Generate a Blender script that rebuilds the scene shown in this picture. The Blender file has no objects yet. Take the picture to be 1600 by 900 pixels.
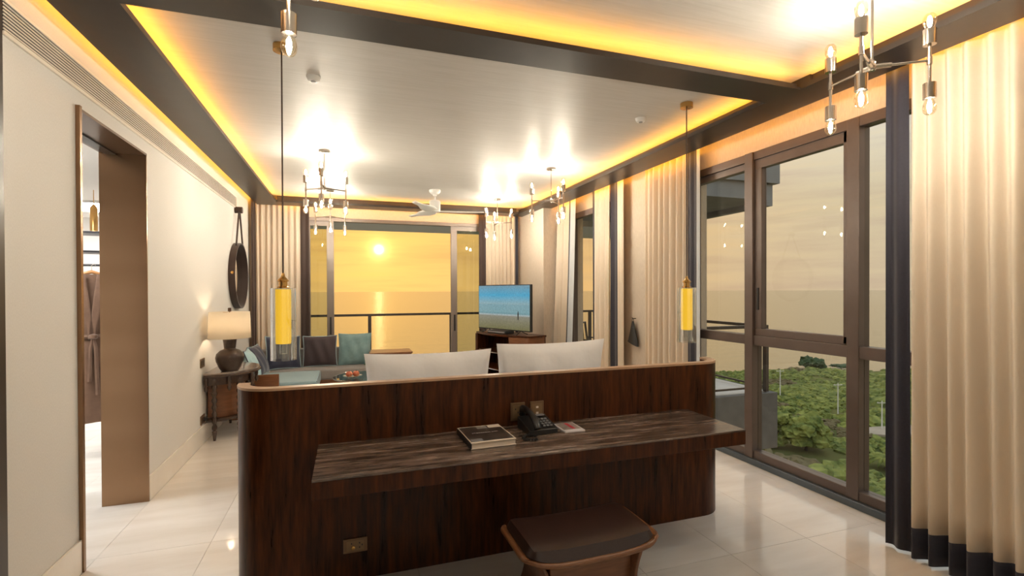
import bpy, math, random
from mathutils import Vector, Matrix, noise
S = bpy.context.scene
COL = S.collection
random.seed(7)
PI = math.pi

# ------------------------------------------------------------------ camera
cam_d = bpy.data.cameras.new('camera'); cam = bpy.data.objects.new('camera', cam_d); COL.objects.link(cam)
YAW, PITCH, ROLL = 0.3259307, -0.00712454, -0.00335374
fw = Vector((math.sin(YAW)*math.cos(PITCH), math.cos(YAW)*math.cos(PITCH), math.sin(PITCH)))
rt = Vector((math.cos(YAW), -math.sin(YAW), 0)); up = rt.cross(fw)
r2 = rt*math.cos(ROLL) + up*math.sin(ROLL); u2 = -rt*math.sin(ROLL) + up*math.cos(ROLL)
cam.matrix_world = Matrix(((r2.x, u2.x, -fw.x, 0), (r2.y, u2.y, -fw.y, 0), (r2.z, u2.z, -fw.z, 1.6), (0, 0, 0, 1)))
cam_d.sensor_width = 36; cam_d.lens = 764.335/1600*36; cam_d.shift_y = 9.82/1600
cam_d.clip_start = .05; cam_d.clip_end = 60000
S.camera = cam
vs = S.view_settings
vs.view_transform = 'Standard'; vs.look = 'None'; vs.gamma = 1; vs.use_curve_mapping = False
vs.exposure = 0.56
S.cycles.use_denoising = True
S.cycles.max_bounces = 10; S.cycles.diffuse_bounces = 5; S.cycles.glossy_bounces = 5
S.cycles.transparent_max_bounces = 24; S.cycles.transmission_bounces = 8
S.cycles.sample_clamp_indirect = 6.0
S.cycles.caustics_reflective = False; S.cycles.caustics_refractive = False

# ------------------------------------------------------------------ node helpers
def newmat(name):
    m = bpy.data.materials.new(name); m.use_nodes = True
    nt = m.node_tree; nt.nodes.clear()
    return m, nt
def N(nt, typ, **kw):
    n = nt.nodes.new(typ)
    for k, v in kw.items():
        if k == 'inp':
            for i, val in v.items(): n.inputs[i].default_value = val
        else: setattr(n, k, v)
    return n
def L(nt, a, b): nt.links.new(a, b)
def ramp(nt, stops, interp='LINEAR'):
    n = nt.nodes.new('ShaderNodeValToRGB'); cr = n.color_ramp; cr.interpolation = interp
    while len(cr.elements) < len(stops): cr.elements.new(.5)
    for e, (p, c) in zip(cr.elements, stops): e.position = p; e.color = (c[0], c[1], c[2], 1)
    return n

# ------------------------------------------------------------------ world: hazy sunset sky
SUN = Vector((60.754, 1000, 82.3)).normalized()
w = bpy.data.worlds.new('sunset_sky'); S.world = w; w.use_nodes = True
nt = w.node_tree; nt.nodes.clear()
tc = N(nt, 'ShaderNodeTexCoord')
sep = N(nt, 'ShaderNodeSeparateXYZ'); L(nt, tc.outputs['Generated'], sep.inputs[0])
elev = ramp(nt, [(0.0, (.55, .47, .36)), (.06, (.56, .485, .37)), (.16, (.58, .525, .41)), (.30, (.72, .71, .67)), (.50, (.84, .93, 1.02)), (1, (.80, 1.0, 1.25))])
L(nt, sep.outputs['Z'], elev.inputs[0])
dot = N(nt, 'ShaderNodeVectorMath', operation='DOT_PRODUCT'); dot.inputs[1].default_value = SUN
L(nt, tc.outputs['Generated'], dot.inputs[0])
mx = N(nt, 'ShaderNodeMath', operation='MAXIMUM'); L(nt, dot.outputs['Value'], mx.inputs[0]); mx.inputs[1].default_value = 0
def glow(power, gain, col):
    p = N(nt, 'ShaderNodeMath', operation='POWER'); L(nt, mx.outputs[0], p.inputs[0]); p.inputs[1].default_value = power
    v = N(nt, 'ShaderNodeVectorMath', operation='SCALE'); v.inputs[0].default_value = [c*gain for c in col]
    L(nt, p.outputs[0], v.inputs['Scale']); return v.outputs[0]
pw = N(nt, 'ShaderNodeMath', operation='POWER'); L(nt, mx.outputs[0], pw.inputs[0]); pw.inputs[1].default_value = 5
sunset = N(nt, 'ShaderNodeMix', data_type='RGBA'); L(nt, pw.outputs[0], sunset.inputs[0]); L(nt, elev.outputs[0], sunset.inputs[6]); sunset.inputs[7].default_value = (.82, .45, .12, 1)
mp = N(nt, 'ShaderNodeMapping'); mp.inputs['Scale'].default_value = (3.5, 3.5, 42)
L(nt, tc.outputs['Generated'], mp.inputs[0])
cl = N(nt, 'ShaderNodeTexNoise', inp={'Scale': 1.0, 'Detail': 4, 'Roughness': .55}); L(nt, mp.outputs[0], cl.inputs['Vector'])
clr = ramp(nt, [(.34, (.88, .85, .90)), (.52, (1, 1, 1)), (.70, (1.07, 1.03, .96))]); L(nt, cl.outputs['Fac'], clr.inputs[0])
add = None
for g in (glow(200, .16, (1, .55, .10)), glow(2500, .30, (1, .62, .14)), glow(9000, .9, (1, .72, .22)), glow(60000, 10, (1, .80, .38))):
    if add is None: add = g
    else:
        a = N(nt, 'ShaderNodeVectorMath', operation='ADD'); L(nt, add, a.inputs[0]); L(nt, g, a.inputs[1]); add = a.outputs[0]
a = N(nt, 'ShaderNodeVectorMath', operation='ADD'); L(nt, sunset.outputs[2], a.inputs[0]); L(nt, add, a.inputs[1])
m_ = N(nt, 'ShaderNodeVectorMath', operation='MULTIPLY'); L(nt, a.outputs[0], m_.inputs[0]); L(nt, clr.outputs[0], m_.inputs[1])
bg = N(nt, 'ShaderNodeBackground', inp={'Strength': 1.0}); L(nt, m_.outputs[0], bg.inputs[0])
out = N(nt, 'ShaderNodeOutputWorld'); L(nt, bg.outputs[0], out.inputs[0])

# ------------------------------------------------------------------ materials
def pbr(name, c1, c2=None, rough=.5, metal=0, scale=8, stretch=(1, 1, 1), detail=5, bump=0, bscale=None, spec=.5, coat=0, rr=None, sss=None, world=False, contrast=(.3, .7), trans=0, rnd=0, sheen=0, alpha=None):
    m, nt = newmat(name)
    b = N(nt, 'ShaderNodeBsdfPrincipled', inp={'Roughness': rough, 'Metallic': metal, 'Specular IOR Level': spec, 'Coat Weight': coat, 'Coat Roughness': .12})
    if sheen: b.inputs['Sheen Weight'].default_value = sheen
    o = N(nt, 'ShaderNodeOutputMaterial')
    b.inputs['Base Color'].default_value = (*c1, 1)
    if c2 is not None or bump:
        if world: src = N(nt, 'ShaderNodeNewGeometry').outputs['Position']
        else: src = N(nt, 'ShaderNodeTexCoord').outputs['Object']
        mp = N(nt, 'ShaderNodeMapping'); mp.inputs['Scale'].default_value = stretch; L(nt, src, mp.inputs[0])
        n = N(nt, 'ShaderNodeTexNoise', inp={'Scale': scale, 'Detail': detail, 'Roughness': .6}); L(nt, mp.outputs[0], n.inputs['Vector'])
        if c2 is not None:
            r = ramp(nt, [(contrast[0], c1), (contrast[1], c2)]); L(nt, n.outputs['Fac'], r.inputs[0])
            colout = r.outputs[0]
            if rnd:
                oi = N(nt, 'ShaderNodeObjectInfo'); mr = N(nt, 'ShaderNodeMapRange', inp={3: 1-rnd, 4: 1+rnd}); L(nt, oi.outputs['Random'], mr.inputs[0])
                vm = N(nt, 'ShaderNodeVectorMath', operation='SCALE'); L(nt, colout, vm.inputs[0]); L(nt, mr.outputs[0], vm.inputs['Scale']); colout = vm.outputs[0]
            L(nt, colout, b.inputs['Base Color'])
        if rr:
            r3 = N(nt, 'ShaderNodeMapRange', inp={1: .3, 2: .7, 3: rr[0], 4: rr[1]}); L(nt, n.outputs['Fac'], r3.inputs[0]); L(nt, r3.outputs[0], b.inputs['Roughness'])
        if bump:
            bn = n
            if bscale:
                bn = N(nt, 'ShaderNodeTexNoise', inp={'Scale': bscale, 'Detail': 2}); L(nt, mp.outputs[0], bn.inputs['Vector'])
            bp = N(nt, 'ShaderNodeBump', inp={'Strength': bump, 'Distance': .01}); L(nt, bn.outputs['Fac'], bp.inputs['Height']); L(nt, bp.outputs[0], b.inputs['Normal'])
    sh = b.outputs[0]
    if trans:
        t = N(nt, 'ShaderNodeBsdfTranslucent'); t.inputs[0].default_value = (*c1, 1)
        mxs = N(nt, 'ShaderNodeMixShader', inp={0: trans}); L(nt, sh, mxs.inputs[1]); L(nt, t.outputs[0], mxs.inputs[2]); sh = mxs.outputs[0]
    L(nt, sh, o.inputs[0])
    return m
def emit(name, col, strength):
    m, nt = newmat(name); e = N(nt, 'ShaderNodeEmission', inp={0: (*col, 1), 1: strength}); o = N(nt, 'ShaderNodeOutputMaterial'); L(nt, e.outputs[0], o.inputs[0]); return m
def glassmat(name, tint=(1, 1, 1), refl=.05, rough=0.0, edge=True):
    m, nt = newmat(name); t = N(nt, 'ShaderNodeBsdfTransparent'); t.inputs[0].default_value = (*tint, 1)
    g = N(nt, 'ShaderNodeBsdfGlossy', inp={'Roughness': rough}); g.inputs[0].default_value = (1, 1, 1, 1)
    mxs = N(nt, 'ShaderNodeMixShader', inp={0: refl})
    if edge:
        lw = N(nt, 'ShaderNodeLayerWeight', inp={'Blend': .35}); mr = N(nt, 'ShaderNodeMapRange', inp={3: refl, 4: min(1, refl*8)})
        L(nt, lw.outputs['Facing'], mr.inputs[0]); L(nt, mr.outputs[0], mxs.inputs[0])
    o = N(nt, 'ShaderNodeOutputMaterial'); L(nt, t.outputs[0], mxs.inputs[1]); L(nt, g.outputs[0], mxs.inputs[2]); L(nt, mxs.outputs[0], o.inputs[0]); return m

M = {}
M['wallpaper'] = pbr('wallpaper', (.64, .62, .59), (.73, .71, .68), rough=.75, scale=300, stretch=(1, 1, .3), bump=.12, world=True, spec=.2)
M['plaster'] = pbr('plaster', (.75, .73, .70), rough=.8)
M['linen_wall'] = pbr('linen_wall', (.50, .42, .34), (.60, .52, .43), rough=.8, scale=120, stretch=(1, 1, .15), bump=.2, world=True, spec=.2)
M['ceiling'] = pbr('pearl_ceiling', (.52, .50, .47), (.60, .58, .555), rough=.46, metal=.05, spec=.25, scale=3, stretch=(.9, 16, 1), detail=8, bump=.05, world=True, rr=(.42, .54))
M['soffit'] = pbr('dark_soffit', (.020, .014, .0105), (.028, .021, .017), rough=.36, scale=6, world=True, spec=.5)
M['floor'] = pbr('stone_tile', (.70, .66, .61), (.83, .81, .78), rough=.10, scale=1.6, stretch=(.55, 3.2, 1), detail=9, world=True, contrast=(.3, .72), rnd=.035, spec=.9, rr=(.06, .15))
M['grout'] = pbr('grout', (.55, .51, .46), rough=.8)
M['skirting'] = pbr('skirting', (.76, .71, .64), (.82, .78, .72), rough=.3, scale=4, world=True)
M['bronze'] = pbr('brushed_bronze', (.25, .15, .085), (.30, .185, .11), rough=.25, metal=.95, scale=1.2, stretch=(.2, .2, 3), detail=1, world=True)
M['bronze_dark'] = pbr('dark_bronze', (.12, .075, .05), rough=.3, metal=.8)
M['darkwood'] = pbr('espresso_wood', (.016, .0045, .0015), (.11, .030, .006), rough=.3, spec=.22, scale=5, stretch=(7, 7, .7), detail=10, world=True, contrast=(.32, .75), bump=.04, rr=(.26, .4))
M['desktop'] = pbr('streaked_desktop', (.045, .026, .018), (.28, .20, .155), rough=.2, scale=3.2, stretch=(.9, 9, 1), detail=9, world=True, contrast=(.36, .72), coat=.2, rr=(.18, .3))
M['rim'] = pbr('rim_wood', (.42, .26, .16), (.52, .33, .21), rough=.3, scale=10, world=True)  # wood lightened so its colour carries the highlights reflected by the rim
M['walnut'] = pbr('walnut_ply', (.125, .045, .017), (.21, .085, .035), rough=.32, scale=6, stretch=(1.2, 1.2, 9), detail=8)
M['walnutH'] = pbr('walnut_edge', (.16, .065, .026), (.25, .11, .048), rough=.35, scale=12, stretch=(1, 6, 6))
M['leather'] = pbr('brown_leather', (.030, .015, .012), (.046, .024, .019), rough=.34, scale=220, bump=.12, spec=.5)
M['frame'] = pbr('window_frame', (.115, .082, .068), (.135, .10, .085), rough=.38, metal=.3, scale=5, world=True)
M['frame_back'] = pbr('door_frame_grey', (.20, .165, .145), rough=.4, metal=.3)
M['track'] = pbr('floor_track', (.10, .12, .14), rough=.35, metal=.6)
M['glass'] = glassmat('window_glass', (.88, .87, .82), .016, edge=False)
M['glassD'] = glassmat('door_glass', (.78, .82, .78), .025)
M['clear'] = glassmat('clear_glass', (.96, .97, .97), .07)
M['curtain'] = pbr('cream_curtain', (.86, .76, .63), (.90, .80, .68), rough=.8, scale=60, stretch=(6, 6, .4), trans=.38, spec=.15, sheen=.2, bump=.1)
M['lining'] = pbr('curtain_lining', (.80, .82, .84), rough=.8, trans=.4, spec=.1)
M['navy'] = pbr('navy_border', (.012, .011, .022), (.018, .016, .03), rough=.7, scale=60, sheen=.2)
M['brown_trim'] = pbr('brown_border', (.035, .017, .012), rough=.7, sheen=.2)
M['chrome'] = pbr('brushed_nickel', (.62, .56, .50), rough=.2, metal=1)
M['brass'] = pbr('aged_brass', (.62, .36, .12), rough=.25, metal=1)
M['cord'] = pbr('brown_cord', (.05, .028, .018), rough=.6)
M['pendantglass'] = glassmat('pendant_glass', (.95, .96, .96), .10)
M['bulbglass'] = glassmat('bulb_glass', (1, .95, .82), .08)
M['filament'] = emit('glowing_filament', (1, .94, .87), 880)
M['amber'] = emit('amber_shade', (1, .56, .035), .80)
M['led'] = emit('cove_led', (1, .40, .028), 25.0)
M['led_slot'] = emit('slot_led', (1, .42, .05), 13.0)
M['white'] = pbr('white_plastic', (.78, .77, .75), rough=.35)
M['pillow'] = pbr('white_linen', (.86, .85, .86), (.90, .89, .90), rough=.75, scale=6, bump=.3, bscale=14, sheen=.3)
M['sheet'] = pbr('bed_linen', (.78, .77, .76), rough=.75)
M['sofa'] = pbr('grey_upholstery', (.22, .20, .19), (.27, .25, .24), rough=.8, scale=180, bump=.15, sheen=.2)
M['sofablue'] = pbr('blue_upholstery', (.24, .36, .42), (.29, .42, .47), rough=.8, scale=180, bump=.15, sheen=.2)
M['teal'] = pbr('teal_velvet', (.12, .22, .235), (.19, .31, .32), rough=.6, scale=9, sheen=.6)
M['paleblue'] = pbr('pale_blue_fabric', (.33, .52, .58), (.40, .6, .66), rough=.7, scale=40, sheen=.3)
M['plum'] = pbr('plum_fabric', (.030, .018, .022), (.042, .025, .03), rough=.7, scale=80, sheen=.3)
M['navyc'] = pbr('navy_cushion', (.014, .018, .045), (.02, .026, .06), rough=.65, scale=80, sheen=.4)
M['piping'] = pbr('pale_piping', (.34, .44, .48), rough=.7)
M['ceramic'] = pbr('bronze_ceramic', (.045, .028, .022), (.06, .04, .03), rough=.28, scale=20, metal=.3)
M['shade'] = pbr('lamp_shade', (.90, .84, .74), rough=.8, trans=.75)
M['lampbulb'] = emit('lamp_bulb', (1, .76, .50), 75)
M['carved'] = pbr('carved_dark_wood', (.035, .018, .012), (.06, .032, .02), rough=.25, scale=20, coat=.3)
M['marble'] = pbr('dark_marble', (.16, .12, .10), (.30, .25, .22), rough=.12, scale=9, detail=8)
M['black'] = pbr('black_plastic', (.012, .012, .013), rough=.35)
M['blackm'] = pbr('black_metal', (.02, .02, .022), rough=.4, metal=.5)
M['grey'] = pbr('grey_plastic', (.25, .25, .26), rough=.4)
M['plate'] = pbr('bronze_plate', (.20, .12, .065), rough=.35, metal=.5)
M['platein'] = pbr('bronze_insert', (.24, .15, .075), rough=.45, metal=.3)
M['paper'] = pbr('paper_edge', (.80, .70, .60), rough=.7, c2=(.72, .62, .52), scale=40, stretch=(1, 1, 20))
M['bookcover'] = pbr('book_cover', (.045, .036, .032), (.10, .075, .06), rough=.3, scale=14, contrast=(.45, .75))
M['cardwhite'] = pbr('card_white', (.80, .78, .82), rough=.4)
M['photo_grey'] = pbr('photo_grey', (.20, .17, .15), (.45, .42, .40), rough=.35, scale=25)
M['red'] = pbr('red_print', (.55, .03, .06), rough=.4)
M['concrete'] = pbr('balcony_concrete', (.11, .10, .094), (.16, .15, .14), rough=.85, scale=4, world=True, bump=.2)
M['concrete_dark'] = pbr('slab_concrete', (.20, .205, .21), (.27, .275, .28), rough=.85, scale=2, world=True)
M['soffit_out'] = pbr('slab_bounce_pale', (.62, .64, .66), rough=.8)  # paler copy of the slab, bounce light from the deck put into colour
M['deck'] = pbr('balcony_tile', (.58, .55, .52), (.65, .62, .58), rough=.5, scale=3, world=True)
M['railing'] = pbr('railing_metal', (.07, .055, .045), rough=.4, metal=.4)
M['robe'] = pbr('brown_robe', (.11, .055, .030), (.15, .08, .045), rough=.75, scale=12, sheen=.3)
M['hanger'] = pbr('hanger_wood', (.50, .24, .09), rough=.35)
M['redcloth'] = pbr('red_cloth', (.45, .10, .06), rough=.7)
M['apple'] = pbr('apple_skin', (.55, .09, .05), (.70, .32, .16), rough=.3, scale=18)
M['leaf'] = pbr('leaf_green', (.05, .14, .03), (.09, .22, .05), rough=.45, scale=20)
M['mirror'] = pbr('mirror_silver', (.90, .88, .84), rough=.02, metal=1)
M['darkpanel'] = pbr('dark_panel', (.03, .02, .015), rough=.3)
M['coolwhite'] = emit('fill_panel_glow', (1, .98, .94), 26)  # glow of the panels added to brighten the dressing room

# ------------------------------------------------------------------ mesh helpers
class MB:
    def __init__(s): s.v = []; s.f = []
    def box(s, x0, x1, y0, y1, z0, z1):
        b = len(s.v)
        s.v += [(x0, y0, z0), (x1, y0, z0), (x1, y1, z0), (x0, y1, z0), (x0, y0, z1), (x1, y0, z1), (x1, y1, z1), (x0, y1, z1)]
        s.f += [tuple(b+i for i in q) for q in ((0, 3, 2, 1), (4, 5, 6, 7), (0, 1, 5, 4), (1, 2, 6, 5), (2, 3, 7, 6), (3, 0, 4, 7))]
        return s
    def tube(s, pts, r, n=8, cap=True):
        pts = [Vector(p) for p in pts]; b = len(s.v); k = len(pts)
        rs = r if isinstance(r, (list, tuple)) else [r]*k
        t0 = (pts[1]-pts[0]).normalized(); ref = Vector((0, 0, 1)) if abs(t0.z) < .9 else Vector((1, 0, 0))
        a = t0.cross(ref).normalized()
        for i, p in enumerate(pts):
            t = (pts[min(i+1, k-1)]-pts[max(i-1, 0)]).normalized()
            a = (a - t*a.dot(t)).normalized(); c = t.cross(a)
            for j in range(n):
                th = 2*PI*j/n; s.v.append(tuple(p + (a*math.cos(th)+c*math.sin(th))*rs[i]))
        for i in range(k-1):
            for j in range(n):
                s.f.append((b+i*n+j, b+i*n+(j+1) % n, b+(i+1)*n+(j+1) % n, b+(i+1)*n+j))
        if cap: s.f.append(tuple(b+j for j in reversed(range(n)))); s.f.append(tuple(b+(k-1)*n+j for j in range(n)))
        return s
    def lathe(s, prof, n=20, c=(0, 0, 0), cap=True):
        b = len(s.v); k = len(prof)
        for r, z in prof:
            for j in range(n):
                th = 2*PI*j/n; s.v.append((c[0]+r*math.cos(th), c[1]+r*math.sin(th), c[2]+z))
        for i in range(k-1):
            for j in range(n):
                s.f.append((b+i*n+j, b+i*n+(j+1) % n, b+(i+1)*n+(j+1) % n, b+(i+1)*n+j))
        if cap: s.f.append(tuple(b+j for j in reversed(range(n)))); s.f.append(tuple(b+(k-1)*n+j for j in range(n)))
        return s
    def prism(s, poly, z0, z1):
        b = len(s.v); n = len(poly)
        s.v += [(x, y, z0) for x, y in poly] + [(x, y, z1) for x, y in poly]
        s.f.append(tuple(b+i for i in reversed(range(n)))); s.f.append(tuple(b+n+i for i in range(n)))
        for i in range(n): j = (i+1) % n; s.f.append((b+i, b+j, b+n+j, b+n+i))
        return s
    def grid(s, fn, nu, nv, closed=False):
        b = len(s.v)
        for i in range(nu+1):
            for j in range(nv+1): s.v.append(tuple(fn(i/nu, j/nv)))
        for i in range(nu):
            for j in range(nv):
                q = b+i*(nv+1)+j; s.f.append((q, q+nv+1, q+nv+2, q+1))
        return s
    def xform(s, mat, start=0):
        for i in range(start, len(s.v)): s.v[i] = tuple(mat @ Vector(s.v[i]))
        return s
    def build(s, name, mat, parent=None, loc=None, rz=0, smooth=False, bevel=0, seg=2, solid=0, subsurf=0):
        me = bpy.data.meshes.new(name); me.from_pydata(s.v, [], s.f); me.update()
        me.materials.append(mat if not isinstance(mat, str) else M[mat])
        o = bpy.data.objects.new(name, me); COL.objects.link(o)
        if parent is not None: o.parent = parent
        if loc is not None: o.location = loc
        if rz: o.rotation_euler.z = rz
        if smooth:
            for p in me.polygons: p.use_smooth = True
        if solid:
            md = o.modifiers.new('thickness', 'SOLIDIFY'); md.thickness = solid; md.offset = 0
        if bevel:
            md = o.modifiers.new('bevel', 'BEVEL'); md.width = bevel; md.segments = seg; md.limit_method = 'ANGLE'; md.angle_limit = .6
            if not smooth:
                for p in me.polygons: p.use_smooth = True
                try: me.set_sharp_from_angle(angle=.6)
                except Exception: pass
        if subsurf:
            md = o.modifiers.new('sub', 'SUBSURF'); md.levels = subsurf; md.render_levels = subsurf
        if smooth and not subsurf:
            try: me.set_sharp_from_angle(angle=.7)
            except Exception: pass
        return o
def box(*a): return MB().box(*a)
def tag(o, label=None, cat=None, group=None, kind=None):
    if label: o['label'] = label
    if cat: o['category'] = cat
    if group: o['group'] = group
    if kind: o['kind'] = kind
    return o
def thing(name, label, cat, loc=(0, 0, 0), rz=0, group=None, kind=None):
    o = bpy.data.objects.new(name, None); COL.objects.link(o); o.empty_display_size = .1
    o.location = loc; o.rotation_euler.z = rz
    return tag(o, label, cat, group, kind)
def struct(o, label=None): o['kind'] = 'structure'; return tag(o, label) if label else o
def copy_tree(o, parent=None):
    c = o.copy(); COL.objects.link(c); c.parent = parent
    for ch in list(o.children): copy_tree(ch, c)
    return c
def rrect(x0, x1, y0, y1, r, n=6):
    out = []
    for cx, cy, a in ((x1-r, y1-r, 0), (x0+r, y1-r, 90), (x0+r, y0+r, 180), (x1-r, y0+r, 270)):
        for i in range(n+1):
            t = math.radians(a+90*i/n); out.append((cx+r*math.cos(t), cy+r*math.sin(t)))
    return out

# ================================================================== ROOM SHELL
XL, XR, YB, YN = -1.45, 3.56, 8.95, -2.6
ZS, ZC = 3.0, 3.12
# floor: grout bed with single tiles
floor = struct(MB().box(-4.6, XR+.02, YN, YB+.1, -.12, -.004).build('floor', 'grout'), 'polished pale stone tile floor of the suite')
tile_cache = {}
xs = [2.80-.605*k for k in range(13)]; xs = sorted(xs+[3.405, XR-.0]); ys = sorted([2.37+1.2*k for k in range(-5, 7)])
ys = [YN] + [y for y in ys if YN < y < YB] + [YB+.08]
for i in range(len(xs)-1):
    for j in range(len(ys)-1):
        x0, x1, y0, y1 = xs[i]+.0012, xs[i+1]-.0012, ys[j]+.0012, ys[j+1]-.0012
        if x1 < -1.5 and y1 < 2.4: continue
        key = (round(x1-x0, 3), round(y1-y0, 3))
        if key not in tile_cache:
            o = MB().box(0, x1-x0, 0, y1-y0, -.01, 0).build('tile', 'floor', floor); tile_cache[key] = o.data
        else:
            o = bpy.data.objects.new('tile', tile_cache[key]); COL.objects.link(o); o.parent = floor
        o.location = (x0, y0, 0)
ceil = struct(MB().box(-1.75, 3.76, YN, YB+.2, ZC, ZC+.15).build('ceiling', 'ceiling'), 'pearly brushed silver ceiling inside the coffers')

# left wall with door opening y 3.43..4.43, z<2.65
DY0, DY1, DZ = 3.43, 4.43, 2.65
m = MB()
m.box(-1.73, XL, 2.80, DY0, 0, ZC); m.box(-1.73, XL, DY1, YB+.2, 0, ZC); m.box(-1.73, XL, DY0, DY1, DZ, ZC)
struct(m.build('wall_left', 'wallpaper'), 'pale woven wallpaper wall with the doorway')
struct(box(-1.73, -1.445, YN, 2.795, 0, ZC).build('wall_entry', 'darkpanel'), 'dark panelled wall at the left edge of the picture')
struct(box(-1.449, -1.436, DY1+.002, 8.6, 0, .19).build('baseboard_left', 'skirting', bevel=.003), 'pale stone baseboard between doorway and back curtain')
struct(box(-1.449, -1.436, 2.80, DY0-.012, 0, .19).build('baseboard_left', 'skirting', bevel=.003), 'pale stone baseboard left of the doorway')
door = thing('door_1', 'brushed bronze lined doorway to the dressing room', None, (0, 0, 0)); struct(door)
box(-1.735, XL+.012, DY1-.012, DY1, 0, DZ).build('jamb', 'bronze', door)
box(-1.735, XL+.022, DY0-.012, DY0+.012, 0, DZ+.012).build('jamb', 'bronze', door)
box(-1.735, XL+.012, DY0, DY1, DZ-.012, DZ+.004).build('head_lining', 'bronze_dark', door)
box(-1.70, -1.63, DY0, DY1, DZ-.022, DZ-.012).build('sliding_track', 'black', door)
# back wall
BX0, BX1, BZ = -.70, 2.62, 2.86
m = MB(); m.box(-1.45, BX0, YB, YB+.2, 0, ZC); m.box(BX1, 3.76, YB, YB+.2, 0, ZC); m.box(BX0, BX1, YB, YB+.2, BZ, ZC)
struct(m.build('wall_back', 'linen_wall'), 'fabric covered wall around the balcony doors')
# right wall with windows
W1a, W1b, W2a, W2b, WZ = -2.3, 4.42, 5.98, 7.40, 2.86
m = MB()
for a_, b_ in ((YN, W1a), (W1b, W2a), (W2b, YB)): m.box(XR, XR+.2, a_, b_, 0, ZC)
for a_, b_ in ((W1a, W1b), (W2a, W2b)): m.box(XR, XR+.2, a_, b_, WZ, ZC)
struct(m.build('wall_right', 'linen_wall'), 'sand coloured fabric wall with the tall windows')
struct(box(3.16, XR, 7.68, YB, 0, ZC).build('wall_column', 'linen_wall', bevel=.004), 'sand coloured boxed column in the far right corner')
m = MB(); m.box(-1.75, -1.1, YN-.2, YN, 0, ZC); m.box(3.2, 3.76, YN-.2, YN, 0, ZC); m.box(-1.1, 3.2, YN-.2, YN, 2.86, ZC)  # opening added to let daylight in from behind the viewer
struct(m.build('wall_near', 'wallpaper'), 'wallpapered wall behind the viewer, opened for an added daylight window')
# reveal ends
# soffit plates (dark frames under the ceiling) with lips and risers
def soffit(name, label, x0, x1, y0, y1, lips, riser):
    m = MB(); m.box(x0, x1, y0, y1, ZS, ZS+.016)
    for (a0, a1, b0, b1) in lips: m.box(a0, a1, b0, b1, ZS+.016, ZS+.034)
    m.box(*riser, ZS+.016, ZC)
    return struct(m.build(name, 'soffit'), label)
CX0, CX1, CY0, CY1 = -1.035, 2.975, 2.865, 8.40
NX1, BY0 = 3.01, 2.60
SY1 = 8.74
soffit('trim_1', 'dark ceiling border along the wallpaper wall', -1.355, CX0, YN, SY1, [(-1.355, -1.343, YN, SY1), (CX0-.012, CX0, CY0, CY1), (CX0-.012, CX0, -1.6, BY0)], (-1.24, -1.15, YN, SY1))
soffit('trim_2', 'dark ceiling border along the window wall', CX1, 3.315, BY0, SY1, [(3.303, 3.315, BY0, SY1), (CX1, CX1+.012, CY0, CY1)], (3.10, 3.19, BY0, SY1))
soffit('trim_3', 'dark ceiling border above the near curtain', NX1, 3.315, YN, BY0, [(3.303, 3.315, YN, BY0), (NX1, NX1+.012, -1.6, BY0)], (3.12, 3.20, YN, BY0))
soffit('trim_4', 'dark ceiling border above the balcony doors', CX0, CX1, CY1, SY1, [(CX0, CX1, SY1-.012, SY1), (CX0, CX1, CY1, CY1+.012)], (CX0, CX1, 8.53, 8.62))
soffit('trim_5', 'dark ceiling beam between the two coffers', CX0, CX1, BY0, CY0, [(CX0, CX1, BY0, BY0+.012)], (CX0, CX1, 2.76, CY0))
soffit('trim_6', 'dark ceiling border behind the viewer', CX0, NX1, YN, -1.6, [(CX0, NX1, -1.612, -1.6)], (CX0, NX1, -2.0, -1.8))
# cove light strips
def led(label, *b, mat='led'):
    o = box(*b).build('cove_light_strip', mat); tag(o, label, 'light strip', 'amber cove light strips')
zb0, zb1 = ZS+.017, ZS+.027
led('amber strip light along left edge of the big ceiling coffer', CX0-.075, CX0-.055, CY0, CY1, zb0, zb1)
led('amber strip light along right edge of the big ceiling coffer', CX1+.055, CX1+.075, CY0, CY1, zb0, zb1)
led('amber strip light along far edge of the big ceiling coffer', CX0, CX1, CY1+.055, CY1+.075, zb0, zb1)
led('amber strip light on the dark beam between the coffers', CX0, CX1, BY0+.055, BY0+.075, zb0, zb1)
led('amber strip light along right edge of the near ceiling coffer', NX1+.055, NX1+.075, -1.6, BY0, zb0, zb1)
led('amber strip light along left edge of the near ceiling coffer', CX0-.075, CX0-.055, -1.6, BY0, zb0, zb1)
led('amber strip light in the slot above the wall grille', -1.385, -1.37, YN+.1, SY1, 3.100, 3.112, mat='led_slot')
led('amber strip light in the slot above the tall windows', 3.330, 3.343, YN+.1, SY1, 3.100, 3.112)
led('amber strip light in the slot above the balcony doors', CX0, CX1, SY1+.012, SY1+.025, 3.100, 3.112)

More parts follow.
